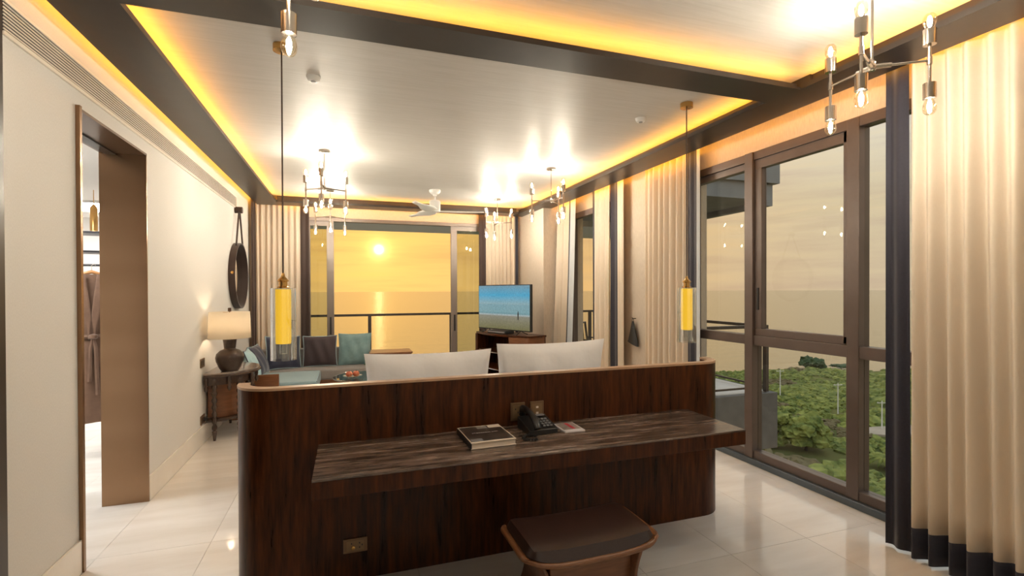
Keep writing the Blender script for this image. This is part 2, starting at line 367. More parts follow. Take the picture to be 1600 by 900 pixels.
# ================================================================== WINDOWS
def window_right():
    w1 = thing('window_1', 'tall brown framed window wall looking over the green land', None); struct(w1)
    X0, X1 = XR-.03, XR+.07
    def fr(name, y0, y1, z0, z1, x0=X0, x1=X1, mat='frame'): return box(x0, x1, y0, y1, z0, z1).build(name, mat, w1, bevel=.004)
    box(XR-.06, XR+.09, W1a, W1b, 0.0, .055).build('floor_track', 'track', w1, bevel=.004)
    fr('bottom_rail', W1a, W1b, .055, .125); fr('head_rail', W1a, W1b, 2.785, 2.862)
    fr('transom', W1a, W1b, 1.095, 1.185)
    fr('mullion', 3.535, 3.63, .055, 2.86, XR-.045); [fr('mullion', q, q+.095, .055, 2.855, X0-.006, X1+.006) for q in (2.56, 1.1, -.65)]; fr('jamb', W1b-.06, W1b, .055, 2.855, X0-.006, X1+.006); fr('jamb', W1a, W1a+.06, .055, 2.855, X0-.006, X1+.006)
    sash = fr('sash', 2.655, 3.53, 1.185, 1.25, XR-.02, XR+.04)
    for nm, a in (('sash_rail', (2.655, 3.53, 2.70, 2.785)), ('sash_stile', (3.455, 3.53, 1.25, 2.70)), ('sash_stile', (2.615, 2.69, 1.19, 2.785))):
        box(XR-.02, XR+.04, *a).build(nm, 'frame', sash, bevel=.004)
    box(XR-.028, XR-.018, 3.485, 3.505, 1.42, 1.62).build('sash_pull', 'black', sash)
    fr('blind_box', 3.64, 4.36, 2.72, 2.785, XR-.01, XR+.06, 'frame')
    for (y0, y1, z0, z1) in ((3.63, 4.36, .125, 1.095), (2.655, 3.535, .125, 1.095), (1.2, 2.56, .125, 1.095), (-.55, 1.1, .125, 1.095), (W1a+.06, -.65, .125, 1.095), (W1a+.06, -.65, 1.185, 2.785), (3.63, 4.36, 1.185, 2.785), (2.69, 3.455, 1.25, 2.70), (1.2, 2.615, 1.185, 2.785), (-.55, 1.1, 1.185, 2.785)):
        box(XR+.018, XR+.024, y0, y1, z0, z1).build('pane', 'glass', w1)
    w2 = thing('window_2', 'narrow dark framed window between two gathered curtains', None); struct(w2)
    for nm, a in (('jamb', (W2a, W2a+.07, 0, 2.86)), ('jamb', (W2b-.07, W2b, 0, 2.86)), ('head_rail', (W2a+.07, W2b-.07, 2.77, 2.86)), ('bottom_rail', (W2a+.07, W2b-.07, 0, .10))):
        box(XR-.02, XR+.07, *a).build(nm, 'frame', w2, bevel=.004)
    box(XR+.018, XR+.024, W2a+.07, W2b-.07, .10, 2.77).build('pane', 'glass', w2)
    w4 = thing('added_fill_window', 'added brown framed window giving fill daylight from behind the viewer', None); struct(w4)  # unseen window, added so daylight reaches the desk side
    for x0 in (-1.1, .30, 1.70, 3.12): box(x0, x0+.08, YN-.07, YN+.01, 0, 2.86).build('mullion', 'frame', w4)
    for x0, x1 in ((-1.02, .30), (.38, 1.70), (1.78, 3.12)):
        box(x0, x1, YN-.06, YN, 0, .08).build('bottom_rail', 'frame', w4); box(x0, x1, YN-.06, YN, 2.78, 2.86).build('head_rail', 'frame', w4)
        box(x0, x1, YN-.035, YN-.03, .08, 2.78).build('pane', 'glass', w4)
    w3 = thing('window_3', 'wide sliding balcony doors standing open on the sunset', None); struct(w3)
    Y0, Y1 = YB-.02, YB+.10
    for nm, a in (('jamb', (BX0, BX0+.06, 0, BZ)), ('jamb', (BX1-.06, BX1, 0, BZ))):
        box(a[0], a[1], Y0, Y1, a[2], a[3]).build(nm, 'frame_back', w3, bevel=.004)
    box(BX0+.06, BX1-.06, Y0, Y1, 2.80, BZ).build('head_rail', 'frame_back', w3, bevel=.004)
    box(BX0+.06, BX1-.06, Y0, Y1, 0, .04).build('floor_track', 'track', w3)
    for x0, x1, hx in ((-.64, -.205, -.262), (1.835, 2.56, 1.90)):
        lf = box(x0, x1, YB+.005, YB+.05, .04, .12).build('sliding_leaf', 'frame_back', w3)
        box(x0, x1, YB+.005, YB+.05, 2.72, 2.80).build('leaf_rail', 'frame_back', lf)
        box(x0, x0+(.06 if x0 < 0 else .115), YB+.005, YB+.05, .12, 2.72).build('leaf_stile', 'frame_back', lf, bevel=.003)
        box(x1-(.115 if x0 < 0 else .06), x1, YB+.005, YB+.05, .12, 2.72).build('leaf_stile', 'frame_back', lf, bevel=.003)
        box(x0+.03, x1-.03, YB+.024, YB+.030, .12, 2.72).build('pane', 'glassD', lf)
        box(hx-.015, hx+.015, YB-.002, YB+.006, .86, 1.16).build('pull_handle', 'black', lf)
window_right()

# ================================================================== CURTAINS
def curtain(name, label, path, zones, n_folds, amp, z0, z1, cols=140, rows=14, hem=None, bot=(0, 0), fold_pow=1.0, group='cream curtains with navy borders'):
    # path: plan polyline at the top; zones: list of (s0, s1, material, part name, fold strength)
    t = thing(name, label, 'curtain', (path[0][0], path[0][1], 0), group=group)
    P = [Vector((p[0], p[1])) for p in path]; seg = [(P[i+1]-P[i]).length for i in range(len(P)-1)]; Lt = sum(seg)
    def at(s):
        d = s*Lt
        for i, l in enumerate(seg):
            if d <= l or i == len(seg)-1:
                k = d/l; q = P[i].lerp(P[i+1], k); tv = (P[i+1]-P[i]).normalized(); return q, Vector((-tv.y, tv.x))
            d -= l
    rnd = random.Random(len(label)*7)
    ph = [rnd.uniform(0, 6.28) for _ in range(6)]
    def surf(s, z, st):
        q, nrm = at(s); k = (z1-z)/(z1-z0)
        a = amp*(.62+.5*k)
        wv = math.sin(2*PI*n_folds*s + .5*math.sin(2*PI*s*1.7+ph[0]) + .25*k*math.sin(5*s+ph[1]))
        wv = math.copysign(abs(wv)**fold_pow, wv)
        wv += .35*math.sin(2*PI*n_folds*.47*s+ph[2]+.5*k)
        off = a*wv*st
        return Vector((q.x + nrm.x*off + bot[0]*k**1.3 - P[0].x, q.y + nrm.y*off + bot[1]*k**1.3 - P[0].y, z))
    for (s0, s1, mat, nm, st) in zones:
        nu = max(4, int(cols*(s1-s0)))
        zz = [(z0, z1, mat, nm)]
        if hem and mat == 'curtain': zz = [(z0+hem, z1, mat, nm), (z0, z0+hem, 'navy', 'hem_band')]
        for (a0, a1, mt, nn) in zz:
            rws = rows if a1-a0 > .5 else 3
            def fn(u, v):
                s = s0+(s1-s0)*u
                # blend fold strength to the neighbours so seams stay closed
                return surf(s, a0+(a1-a0)*v, st)
            MB().grid(fn, nu, rws).build(nn, mt, t, smooth=True, solid=.004)
    return t
Z1 = 3.07
curtain('curtain', 'large cream curtain with navy hem filling the right edge', [(3.375, 2.27), (3.375, 1.15)],
        [(0, .115, 'navy', 'side_border', .35), (.115, 1, 'curtain', 'fabric', 1)], 11.5, .040, .012, Z1, cols=420, hem=.175, bot=(-.17, -.12), rows=20)
curtain('curtain', 'cream curtain gathered just left of the large window', [(3.45, 4.16), (3.45, 5.12)],
        [(0, .04, 'lining', 'lining', .2), (.04, .20, 'navy', 'side_border', .25), (.20, 1, 'curtain', 'fabric', 1)], 9, .035, .012, Z1, cols=200, hem=.175)
curtain('curtain', 'cream curtain with broad navy band beside the hanging bag', [(3.44, 5.60), (3.44, 6.46)],
        [(0, .17, 'curtain', 'fabric', .6), (.17, .38, 'navy', 'side_border', .3), (.38, .87, 'curtain', 'fabric', 1), (.87, 1, 'navy', 'side_border', .3)], 6, .035, .012, Z1, cols=180, hem=.175)
curtain('curtain', 'cream curtain hanging against the corner column', [(3.42, 6.98), (3.42, 7.66)],
        [(0, .24, 'lining', 'lining', .5), (.24, .33, 'navy', 'side_border', .3), (.33, .92, 'curtain', 'fabric', 1), (.92, 1, 'navy', 'side_border', .3)], 4.5, .035, .012, Z1, cols=170, hem=.175, bot=(-.12, -.05))
curtain('curtain', 'cream curtain behind the television', [(2.33, 8.80), (3.10, 8.80)],
        [(0, .17, 'brown_trim', 'side_border', .3), (.17, .93, 'curtain', 'fabric', 1), (.93, 1, 'navy', 'side_border', .3)], 10, .03, .012, Z1, cols=200, hem=.175)
curtain('curtain', 'cream curtain in the corner behind the round mirror', [(-1.40, 8.52), (-1.34, 8.80), (-.585, 8.80)],
        [(0, .14, 'brown_trim', 'side_border', .25), (.14, .87, 'curtain', 'fabric', 1), (.87, 1, 'brown_trim', 'side_border', .3)], 12, .028, .012, Z1, cols=260, hem=.175)

# ================================================================== BED, HEADBOARD, DESK
hb = thing('headboard_wall', 'curved dark wood headboard partition with built in rounded ends', 'headboard', (1.015, 2.84, 0))
def hb_path(off, n=10):
    # plan outline (front y=0 local), returns list from left return end round to right return end
    R = .20-off; x0, x1 = -1.585+off, 1.585-off; y0 = off; ye = .23
    pts = [(x0, ye)]
    for i in range(n+1):
        t = PI + PI/2*i/n; pts.append((x0+R+R*math.cos(t), y0+R+R*math.sin(t)))
    for i in range(n+1):
        t = 1.5*PI + PI/2*i/n; pts.append((x1-R+R*math.cos(t), y0+R+R*math.sin(t)))
    pts.append((x1, ye)); return pts
def shell(o1, o2, z0, z1):
    a = hb_path(o1); b = hb_path(o2); m = MB(); n = len(a)
    m.v = [(x, y, z0) for x, y in a]+[(x, y, z1) for x, y in a]+[(x, y, z0) for x, y in b]+[(x, y, z1) for x, y in b]
    for i in range(n-1):
        m.f += [(i, i+1, n+i+1, n+i), (2*n+i+1, 2*n+i, 3*n+i, 3*n+i+1), (n+i, n+i+1, 3*n+i+1, 3*n+i), (i+1, i, 2*n+i, 2*n+i+1)]
    m.f += [(0, n, 3*n, 2*n), (2*n-1, n-1, 3*n-1, 4*n-1)]
    return m
shell(0, .055, 0, 1.076).build('panel', 'darkwood', hb, smooth=True)
shell(-.002, .057, 1.076, 1.09).build('top_rim', 'rim', hb, smooth=True)
MB().box(-1.35, 1.35, .06, .10, .30, 1.06).build('upholstered_panel', 'sofa', hb, bevel=.01)

dk = thing('desk', 'wall hung dark desk with streaked top fixed to the headboard', 'desk', (1.045, 2.84, 0))
# front corner slightly skewed ends like the photo
MB().prism([(-1.195, -.54), (1.195, -.54), (1.195, 0), (-1.195, 0)], .762, .772).build('desktop', 'desktop', dk, bevel=.002)
MB().prism([(-1.195, -.538), (1.195, -.538), (1.195, 0), (-1.195, 0)], .683, .762).build('apron', 'darkwood', dk, bevel=.002)
box(-1.10, 1.10, -.03, 0, .62, .683).build('wall_bracket', 'darkwood', dk)

bed = thing('bed', 'large bed with white linen behind the headboard', 'bed', (1.0, 3.0, 0))
box(-.95, .95, .08, 2.15, .06, .28).build('bed_base', 'darkwood', bed, bevel=.01)
for sx in (-.85, .85):
    for yy in (.2, 2.0): box(sx-.04, sx+.04, yy-.04, yy+.04, 0, .06).build('leg', 'darkwood', bed)
MB().prism(rrect(-.95, .95, .06, 2.12, .06), .28, .56).build('mattress', 'sheet', bed, bevel=.04, seg=4)
MB().prism(rrect(-.99, .99, .75, 2.16, .05), .32, .595).build('duvet', 'pillow', bed, bevel=.05, seg=4)
def pillow_mesh(wd, ht, th, sag=.025, nu=28, nv=20, corner=.1):
    m = MB()
    def f(side):
        def fn(u, v):
            x = (u*2-1); z = (v*2-1)
            ex = 1-abs(x)**6; ez = 1-abs(z)**6
            prof = max(0, (1-x*x)**.45 * (1-z*z)**.45)
            # edges bow in between the corners
            px = x*wd/2*(1-.06*(1-abs(z)**2)); pz = z*ht/2*(1-sag*2*(1-abs(x)**2.2))
            wr = .010*math.sin(9*x+3*z)*prof
            return (px, side*(th/2*prof)+wr, pz)
        return fn
    m.grid(f(-1), nu, nv); s = len(m.f); m.grid(f(1), nu, nv)
    for i in range(s, len(m.f)): m.f[i] = tuple(reversed(m.f[i]))
    return m
def bed_pillow(label, cx, z, lean, w_, h_, rot=0):
    t = thing('pillow', label, 'pillow', (cx, 3.23, z), group='white bed pillows')
    o = pillow_mesh(w_, h_, .20).build('cover', 'pillow', t, smooth=True, loc=(0, 0, h_/2)); o.rotation_euler = (lean, rot, 0)
    return t
bed_pillow('white pillow on the left side of the bed, leaning on headboard', .515, .575, .10, .83, .635, 0)
bed_pillow('white pillow on the right side of the bed, standing taller', 1.385, .585, .10, .83, .66, -.008)

# ================================================================== STOOL
st = thing('stool', 'low walnut plywood stool with dark leather seat pad', 'stool', (1.045, 2.11, 0), rz=.01)
def seat_fn(z_off, hx, hy, rise):
    def fn(u, v):
        x = (u*2-1); y = (v*2-1)
        # rounded-rectangle mapping
        k = 1-.035*abs(x)**8*abs(y)**8*6
        X = x*hx*(1-.10*(abs(y)**10)*(abs(x)**3)); Y = y*hy*(1-.16*(abs(x)**10)*(abs(y)**3))
        return (X, Y, z_off + rise*abs(x)**3.2)
    return fn
m = MB().grid(seat_fn(.415, .345, .205, .035), 30, 16)
m.build('seat_shell', 'walnutH', st, smooth=True, solid=.016)
m = MB(); NU, NV = 30, 18
def cush(u, v):
    x = u*2-1; y = v*2-1
    e = max(0, 1-abs(x)**9)**.3*max(0, 1-abs(y)**9)**.3
    X = x*.318*(1-.06*(abs(y)**8)*(abs(x)**3)); Y = y*.185*(1-.1*(abs(x)**8)*(abs(y)**3))
    zz = .423+.03*abs(x)**3.2
    return (X, Y, zz + .060*e*(1-.12*(x*x+y*y)))
m.grid(cush, NU, NV); m.grid(lambda u, v: (cush(u, v)[0], cush(u, v)[1], .422+.03*abs(u*2-1)**3.2), NU, NV)
m.build('seat_pad', 'leather', st, smooth=True)
def leg_curve(s):
    # curved plywood side leg: pinched under the seat, flaring to the floor
    pts = []
    for i in range(15):
        t = i/14; z = .408*(1-t); x = .255 - .06*math.sin(PI*min(1, t*1.15)) + .07*t**2
        pts.append((s*x, z))
    return pts
for s in (-1, 1):
    pc = leg_curve(s); mm = MB()
    def lf(u, v, pc=pc):
        k = u*14; i = min(13, int(k)); f_ = k-i
        x = pc[i][0]*(1-f_)+pc[i+1][0]*f_; z = pc[i][1]*(1-f_)+pc[i+1][1]*f_
        hy = .155+.035*u
        return (x, (v*2-1)*hy, z)
    mm.grid(lf, 14, 2); mm.build('leg', 'walnut', st, smooth=True, solid=.018)
box(-.205, .205, -.13, -.112, .02, .406).build('front_panel', 'walnut', st, bevel=.003)
box(-.205, .205, .112, .13, .02, .406).build('rear_panel', 'walnut', st, bevel=.003)

# ================================================================== DESK THINGS
ZD = .7725
bk = thing('book', 'thick dark covered book with pale page edges beside the telephone', 'book', (.73, 2.63, ZD), rz=.03)
box(-.122, .122, -.148, .148, .004, .030).build('pages', 'paper', bk)
for z in (0, .030): box(-.126, .126, -.152, .152, z, z+.0045).build('cover_board', 'paper', bk, bevel=.001)
box(-.128, -.121, -.152, .152, 0, .0345).build('spine', 'black', bk, bevel=.002)
pr_ = box(-.119, .119, -.135, .140, .0345, .0352).build('cover_print', 'bookcover', bk)
box(-.02, .04, .085, .138, .0352, .0355).build('cover_picture', 'photo_grey', pr_); box(.048, .118, .09, .138, .0352, .0355).build('cover_picture', 'paper', pr_)
box(-.115, -.05, -.132, -.09, .0352, .0355).build('cover_picture', 'grey', pr_)
fc = bpy.data.curves.new('title_text', 'FONT'); fc.body = 'STERSSON LIM'; fc.size = .019; fc.align_x = 'CENTER'; fc.extrude = .0002; fc.space_character = 1.25
fo = bpy.data.objects.new('title_tmp', fc); COL.objects.link(fo)
dg = bpy.context.evaluated_depsgraph_get(); tm = bpy.data.meshes.new_from_object(fo.evaluated_get(dg)); bpy.data.objects.remove(fo)
tm.materials.clear(); tm.materials.append(M['cardwhite'])
to = bpy.data.objects.new('title_lettering', tm); COL.objects.link(to); to.parent = pr_; to.location = (0, .005, .0355)

ph = thing('telephone', 'black desk telephone with handset and coiled cord', 'telephone', (1.06, 2.70, ZD), rz=.05)
mb = MB().prism([(-.10, 0), (.085, 0), (.085, .072), (-.10, .03)], -.085, .095)   # wedge, low at the front
mb.v = [(c, a, b) for a, b, c in mb.v]
body = mb.build('body', 'black', ph, bevel=.004)
# handset lying on the left side
hs = MB().tube([(-.045, -.125, .045), (-.045, -.10, .082), (-.045, -.04, .105), (-.045, .03, .118), (-.045, .085, .112), (-.045, .105, .075)], [.020, .024, .017, .017, .025, .022], 10).build('handset', 'black', ph, smooth=True)
for r_ in range(4):
    for c_ in range(3):
        y = -.075+.027*r_; z = .035+.040*((y+.10)/.185)+.004
        box(.012+c_*.022, .026+c_*.022, y-.007, y+.007, z-.004, z+.004).build('key', 'grey', ph, bevel=.001)
box(.0, .075, .045, .07, .070, .0765).build('display', 'grey', ph)
pts = []
for i in range(120):
    t = i/119; a_ = t*2*PI*26; b_ = t*1.55*PI
    cx, cy = -.10+.045*math.cos(b_+.4), -.155+.045*math.sin(b_+.4)
    pts.append((cx+.007*math.cos(a_)*math.cos(b_), cy+.007*math.cos(a_)*math.sin(b_), .011+.007*math.sin(a_)))
MB().tube(pts, .0028, 5).build('coiled_cord', 'black', ph, smooth=True)

cd = thing('notepad', 'small white framed picture card lying on desk', 'card', (1.263, 2.675, ZD), rz=.0)
box(-.064, .064, -.088, .088, 0, .008).build('pad', 'cardwhite', cd, bevel=.001)
box(-.056, .056, -.052, .080, .008, .0085).build('print', 'photo_grey', cd)
box(.000, .022, -.048, .078, .0085, .0089).build('red_mark', 'red', cd)

def wall_plate(name, label, x, z, w_, h_, kind):
    t = thing(name, label, 'socket', (x, 2.84, z))
    box(-w_/2, w_/2, -.008, 0, -h_/2, h_/2).build('plate', 'plate', t, bevel=.002)
    ins = box(-w_*.36, w_*.36, -.0095, -.0079, -h_*.36, h_*.36).build('insert', 'platein', t)
    if kind == 'socket':
        for px, pz, a_, b_ in ((-.016, .016, .006, .010), (.016, .016, .006, .010), (0, -.004, .005, .012)): box(px-a_/2, px+a_/2, -.0102, -.0094, pz-b_/2, pz+b_/2).build('slot', 'black', ins)
    elif kind == 'data':
        for pz in (.018, -.018): box(-.008, .008, -.0105, -.0094, pz-.006, pz+.006).build('port', 'paper', ins)
    else:
        for px, pz in ((-.02, .012), (.022, .012), (.022, -.012), (.036, 0)): box(px-.003, px+.003, -.0102, -.0094, pz-.004, pz+.004).build('slot', 'black', ins)
        MB().lathe([(.001, 0), (.010, 0), (.010, .006), (.001, .008)], 12).xform(Matrix.Translation((-.012, -.0094, -.010)) @ Matrix.Rotation(PI/2, 4, 'X')).build('plug_cap', 'brass', ins, smooth=True)
wall_plate('wall_socket', 'bronze power socket above desk behind the telephone', .993, .857, .092, .110, 'socket')
wall_plate('wall_socket', 'bronze two button data plate beside the telephone', 1.12, .858, .090, .108, 'data')
wall_plate('wall_socket', 'wide bronze socket low on headboard under the desk', .038, .195, .128, .078, 'wide')

# ================================================================== CHANDELIERS
def make_chandelier():
    t = thing('chandelier', 'x', 'chandelier')
    MB().lathe([(.058, 0), (.058, -.022), (.012, -.028), (.012, -.03)][::-1], 20, (0, 0, ZC)).build('canopy', 'chrome', t, smooth=True)
    MB().tube([(0, 0, ZC-.02), (0, 0, 2.70)], .006, 8).build('rod', 'chrome', t, smooth=True)
    MB().lathe([(.013, 2.695), (.016, 2.70), (.016, 2.735), (.010, 2.745)], 12).build('hub', 'chrome', t, smooth=True)
    for k in range(3):
        a = math.radians(120*k); r = .24; dx, dy = math.cos(a), math.sin(a); ex, ey = r*dx, r*dy; zc = 2.715
        arm = MB().tube([(0, 0, zc), (.08*dx, .08*dy, zc)], .013, 8).tube([(.08*dx, .08*dy, zc), (ex, ey, zc)], .0065, 8).build('arm', 'chrome', t, smooth=True)
        MB().tube([(ex, ey, zc-.12), (ex, ey, zc+.085)], .0075, 8).build('stem', 'chrome', arm, smooth=True)
        MB().tube([(ex, ey, zc-.02), (ex, ey, zc+.02)], .0115, 8).build('joint', 'chrome', arm, smooth=True)
        for s, zz in ((1, zc+.075), (-1, zc-.11)):
            sk = MB().lathe([(.010, 0), (.027, .001), (.027, .076), (.022, .077)] if s > 0 else [(.022, -.077), (.027, -.076), (.027, -.001), (.010, 0)], 18, (ex, ey, zz)).build('socket', 'chrome', t, smooth=True)
            prof = [(.013, 0), (.019, .010), (.026, .028), (.0285, .046), (.026, .062), (.017, .074), (.004, .079)]
            p2 = prof if s > 0 else [(r_, -z_) for r_, z_ in reversed(prof)]
            b = MB().lathe(p2, 16, (ex, ey, zz+s*.076)).build('bulb', 'bulbglass', sk, smooth=True)
            fl = [(.003, .012), (.0085, .022), (.0095, .045), (.006, .058), (.002, .062)]
            f2 = fl if s > 0 else [(r_, -z_) for r_, z_ in reversed(fl)]
            MB().lathe(f2, 8, (ex, ey, zz+s*.076)).build('filament', 'filament', sk, smooth=True)
    return t
ch0 = make_chandelier()
spots = [(2.50, 1.75, 85, 'six bulb nickel chandelier in front of the large right curtain'),
         (-.255, 1.708, 75, 'near chandelier of which one hanging bulb shows at top left'),
         (-.22, 5.65, 145, 'six bulb chandelier nearest the round wall mirror'),
         (2.41, 5.60, 164, 'six bulb chandelier in front of the narrow window'),
         (-.225, 7.80, 152, 'farthest left chandelier in front of the balcony door'),
         (2.36, 7.72, 205, 'farthest right chandelier above the television')]
for i, (x, y, a, lab) in enumerate(spots):
    o = ch0 if i == 0 else copy_tree(ch0)
    o.location = (x, y, 0); o.rotation_euler.z = math.radians(a); tag(o, lab, 'chandelier', 'six bulb nickel chandeliers')

# ================================================================== PENDANTS
def make_pendant():
    t = thing('pendant_lamp', 'x', 'lamp')
    MB().lathe([(.008, -.045), (.05, -.04), (.05, -.002)], 20, (0, 0, ZC)).build('canopy', 'brass', t, smooth=True)
    MB().tube([(0, 0, ZC-.03), (0, 0, 1.70)], .005, 6).build('cord', 'cord', t, smooth=True)
    MB().lathe([(.036, 1.620), (.036, 1.628), (.025, 1.633), (.025, 1.660), (.033, 1.664), (.033, 1.670), (.014, 1.690), (.007, 1.715)], 20).build('cap', 'brass', t, smooth=True)
    g = MB()
    g.lathe([(.0715, 1.178), (.074, 1.178), (.074, 1.62), (.0715, 1.62), (.0715, 1.178)], 40, cap=False)
    g.build('glass_cylinder', 'pendantglass', t, smooth=True)
    MB().lathe([(.004, 1.617), (.072, 1.617), (.072, 1.621), (.004, 1.621)], 30, cap=False).build('glass_top', 'pendantglass', t, smooth=True)
    MB().lathe([(.043, 1.278), (.045, 1.288), (.045, 1.610), (.042, 1.614)], 28).build('amber_shade', 'amber', t, smooth=True)
    MB().lathe([(.022, 1.215), (.022, 1.278)], 18).build('lamp_holder', 'pendantglass', t, smooth=True)
    for s in (-1, 1): MB().tube([(s*.045, 0, 1.42), (s*.072, 0, 1.42)], .003, 6).build('spacer_pin', 'chrome', t)
    return t
p0 = make_pendant(); p0.location = (-.372, 3.32, 0); tag(p0, 'amber glass cylinder pendant hanging by the side table', 'lamp', 'amber cylinder pendants')
p1 = copy_tree(p0); p1.location = (2.625, 3.32, 0); tag(p1, 'amber glass cylinder pendant hanging by the large window', 'lamp', 'amber cylinder pendants')

# ================================================================== CEILING FAN, DETECTORS
fan = thing('ceiling_fan', 'white three blade ceiling fan before the balcony doors', 'fan', (1.265, 7.35, 0))
MB().lathe([(.02, -.075), (.06, -.06), (.085, -.03), (.085, 0)], 24, (0, 0, ZC)).build('canopy', 'white', fan, smooth=True)
MB().tube([(0, 0, ZC-.06), (0, 0, 2.95)], .014, 10).build('rod', 'white', fan, smooth=True)
MB().lathe([(.05, 2.785), (.078, 2.79), (.082, 2.81), (.082, 2.945), (.07, 2.96), (.03, 2.965)], 28).build('motor_housing', 'white', fan, smooth=True)
MB().lathe([(.012, 3.02), (.03, 3.03), (.03, 3.045), (.012, 3.055)], 16).build('rod_collar', 'white', fan, smooth=True)
for k, ad in enumerate((-122, 112, -3)):
    a = math.radians(ad)
    def bf(u, v):
        r = .05+.70*u; wd = (.045+.055*math.sin(PI*min(1, u*1.3+.1)))*(1-.35*u)
        y = (v*2-1)*wd; return (r, y, 2.80 + .02*y/.1*1.2 + .012*u)
    MB().grid(bf, 12, 4).build('blade', 'white', fan, smooth=True, solid=.012, rz=a)
for x, y, lab in ((-.215, 3.74, 'round white smoke detector on ceiling near left pendant'), (2.47, 3.74, 'small white ceiling disc near right pendant')):
    t = thing('smoke_detector', lab, 'smoke detector', (x, y, ZC), group='ceiling discs')
    MB().lathe([(.018, -.034), (.036, -.03), (.044, -.014), (.048, 0)], 24).build('housing', 'white', t, smooth=True)
    MB().lathe([(.006, -.040), (.016, -.038), (.018, -.033)], 14).build('sensor', 'grey', t, smooth=True)

# ================================================================== LEFT WALL: grille, mirror, switches
g = thing('air_grille', 'long slatted air grille high on the wallpaper wall', 'vent', (XL, 2.80, 2.755))
GL = 4.84
box(0, .0035, 0, GL, .012, .148).build('backing', 'black', g)  # shade of the recess behind the slats, given as a black sheet
for z0, z1 in ((-.004, .016), (.146, .162)): box(0, .011, 0, GL, z0, z1).build('frame_rail', 'skirting', g, bevel=.002)
box(0, .014, GL-.012, GL, .016, .146).build('frame_end', 'skirting', g)
sl = None
for k in range(8):
    z = .0225+k*.0158
    if sl is None: sl = MB().prism([(.0035, 0), (.007, .001), (.007, .0070), (.0035, .0060)], 0, GL-.012); sl.v = [(a, c, b) for a, b, c in sl.v]; sl.f = [tuple(reversed(f)) for f in sl.f]; so = sl.build('slat', 'skirting', g); so.location.z = z
    else:
        o = bpy.data.objects.new('slat', so.data); COL.objects.link(o); o.parent = g; o.location.z = z
mr = thing('wall_mirror', 'round mirror in deep dark rim hanging from a strap', 'mirror', (XL, 7.60, 1.82))
RM = .45
def ringx(r0, r1, x0, x1, n=64):
    m = MB(); 
    for (r, x) in ((r1, x0), (r1, x1), (r0, x1), (r0, x0)):
        for j in range(n): th = 2*PI*j/n; m.v.append((x, r*math.cos(th), r*math.sin(th)))
    for i in range(4):
        for j in range(n):
            a_ = i*n+j; b_ = i*n+(j+1) % n; c_ = ((i+1) % 4)*n+(j+1) % n; d_ = ((i+1) % 4)*n+j; m.f.append((a_, b_, c_, d_))
    return m
ringx(RM-.018, RM, .002, .082).build('rim', 'brown_trim', mr, smooth=True)
MB().lathe([(RM-.02, .006), (RM-.02, .012)], 64).xform(Matrix.Rotation(PI/2, 4, 'Y')).build('mirror_glass', 'mirror', mr)
for s in (-1, 1): MB().tube([(.055, s*.02, .90), (.055, s*.215, .405)], .012, 6).build('strap', 'brown_trim', mr)
MB().lathe([(.045, 0), (.045, .09), (.04, .095)], 20).xform(Matrix.Translation((0, 0, .905)) @ Matrix.Rotation(PI/2, 4, 'Y')).build('peg', 'brown_trim', mr, smooth=True)
MB().lathe([(.018, 0), (.018, .004), (.01, .006)], 14).xform(Matrix.Translation((.05, -RM, .03)) @ Matrix.Rotation(PI/2, 4, 'X')).build('rivet', 'brass', mr, smooth=True)
for nm, y, z, lab in (('light_switch', 5.93, .85, 'dark switch plate on wallpaper beside the table lamp'), ('wall_socket', 5.92, .255, 'dark wall socket low beside the carved side table')):
    t = thing(nm, lab, 'switch' if nm == 'light_switch' else 'socket', (XL, y, z))
    box(0, .010, -.075, .075, -.047, .047).build('plate', 'plate', t, bevel=.003)
    for dy in (-.034, .034): box(.0102, .0135, dy-.024, dy+.024, -.026, .026).build('rocker' if nm == 'light_switch' else 'outlet', 'bronze_dark', t, bevel=.002)
    if nm == 'wall_socket':
        MB().box(.013, .045, .012, .055, -.02, .02).build('plug', 'black', t, bevel=.004)
        MB().tube([(.045, .034, 0), (.08, .06, .0), (.12, .12, -.02), (.14, .2, -.08)], .004, 6).build('plug_cord', 'black', t, smooth=True)

# ================================================================== SIDE TABLE + LAMP
tb = thing('side_table', 'carved dark half round side table with bobbin legs', 'table', (XL+.02, 6.36, 0))
def half(r, n=20, depth=1): return [(0, -r)] + [(r*depth*math.cos(-PI/2+PI*i/n), r*math.sin(-PI/2+PI*i/n)) for i in range(1, n)] + [(0, r)]
RT = .46
MB().prism(half(RT, depth=1.0), .715, .735).build('table_top', 'marble', tb, bevel=.004)
MB().prism(half(RT+.012, depth=1.0), .690, .715).build('top_moulding', 'carved', tb, bevel=.006)
MB().prism(half(RT-.05), .60, .69).build('apron', 'carved', tb)
def bobbin(z0, z1, r, n, taper=1.0):
    p = [(r*.55, z0)]
    for k in range(n):
        a0 = z0+(z1-z0)*k/n; a1 = z0+(z1-z0)*(k+1)/n; h = a1-a0; rr_ = r*(taper+(1-taper)*(k/n))
        p += [(rr_*.6, a0+.05*h), (rr_, a0+.35*h), (rr_, a0+.6*h), (rr_*.6, a0+.92*h)]
    return p
for a_ in (-78, -40, 0, 40, 78):
    a = math.radians(a_); x, y = (RT-.075)*math.cos(a), (RT-.075)*math.sin(a)
    lg = MB().lathe([(.012, 0), (.020, .06), (.024, .10)] + bobbin(.105, .69, .030, 8, .85), 14, (x, y, 0)).build('leg', 'carved', tb, smooth=True)
for a_ in (-88, -59, -20, 20, 59, 88):
    a = math.radians(a_); x, y = (RT-.03)*math.cos(a), (RT-.03)*math.sin(a)
    MB().lathe([(.004, .53), (.020, .555), (.022, .575), (.013, .60), (.020, .63), (.020, .66), (.012, .69)], 12, (x, y, 0)).build('drop_finial', 'carved', tb, smooth=True)
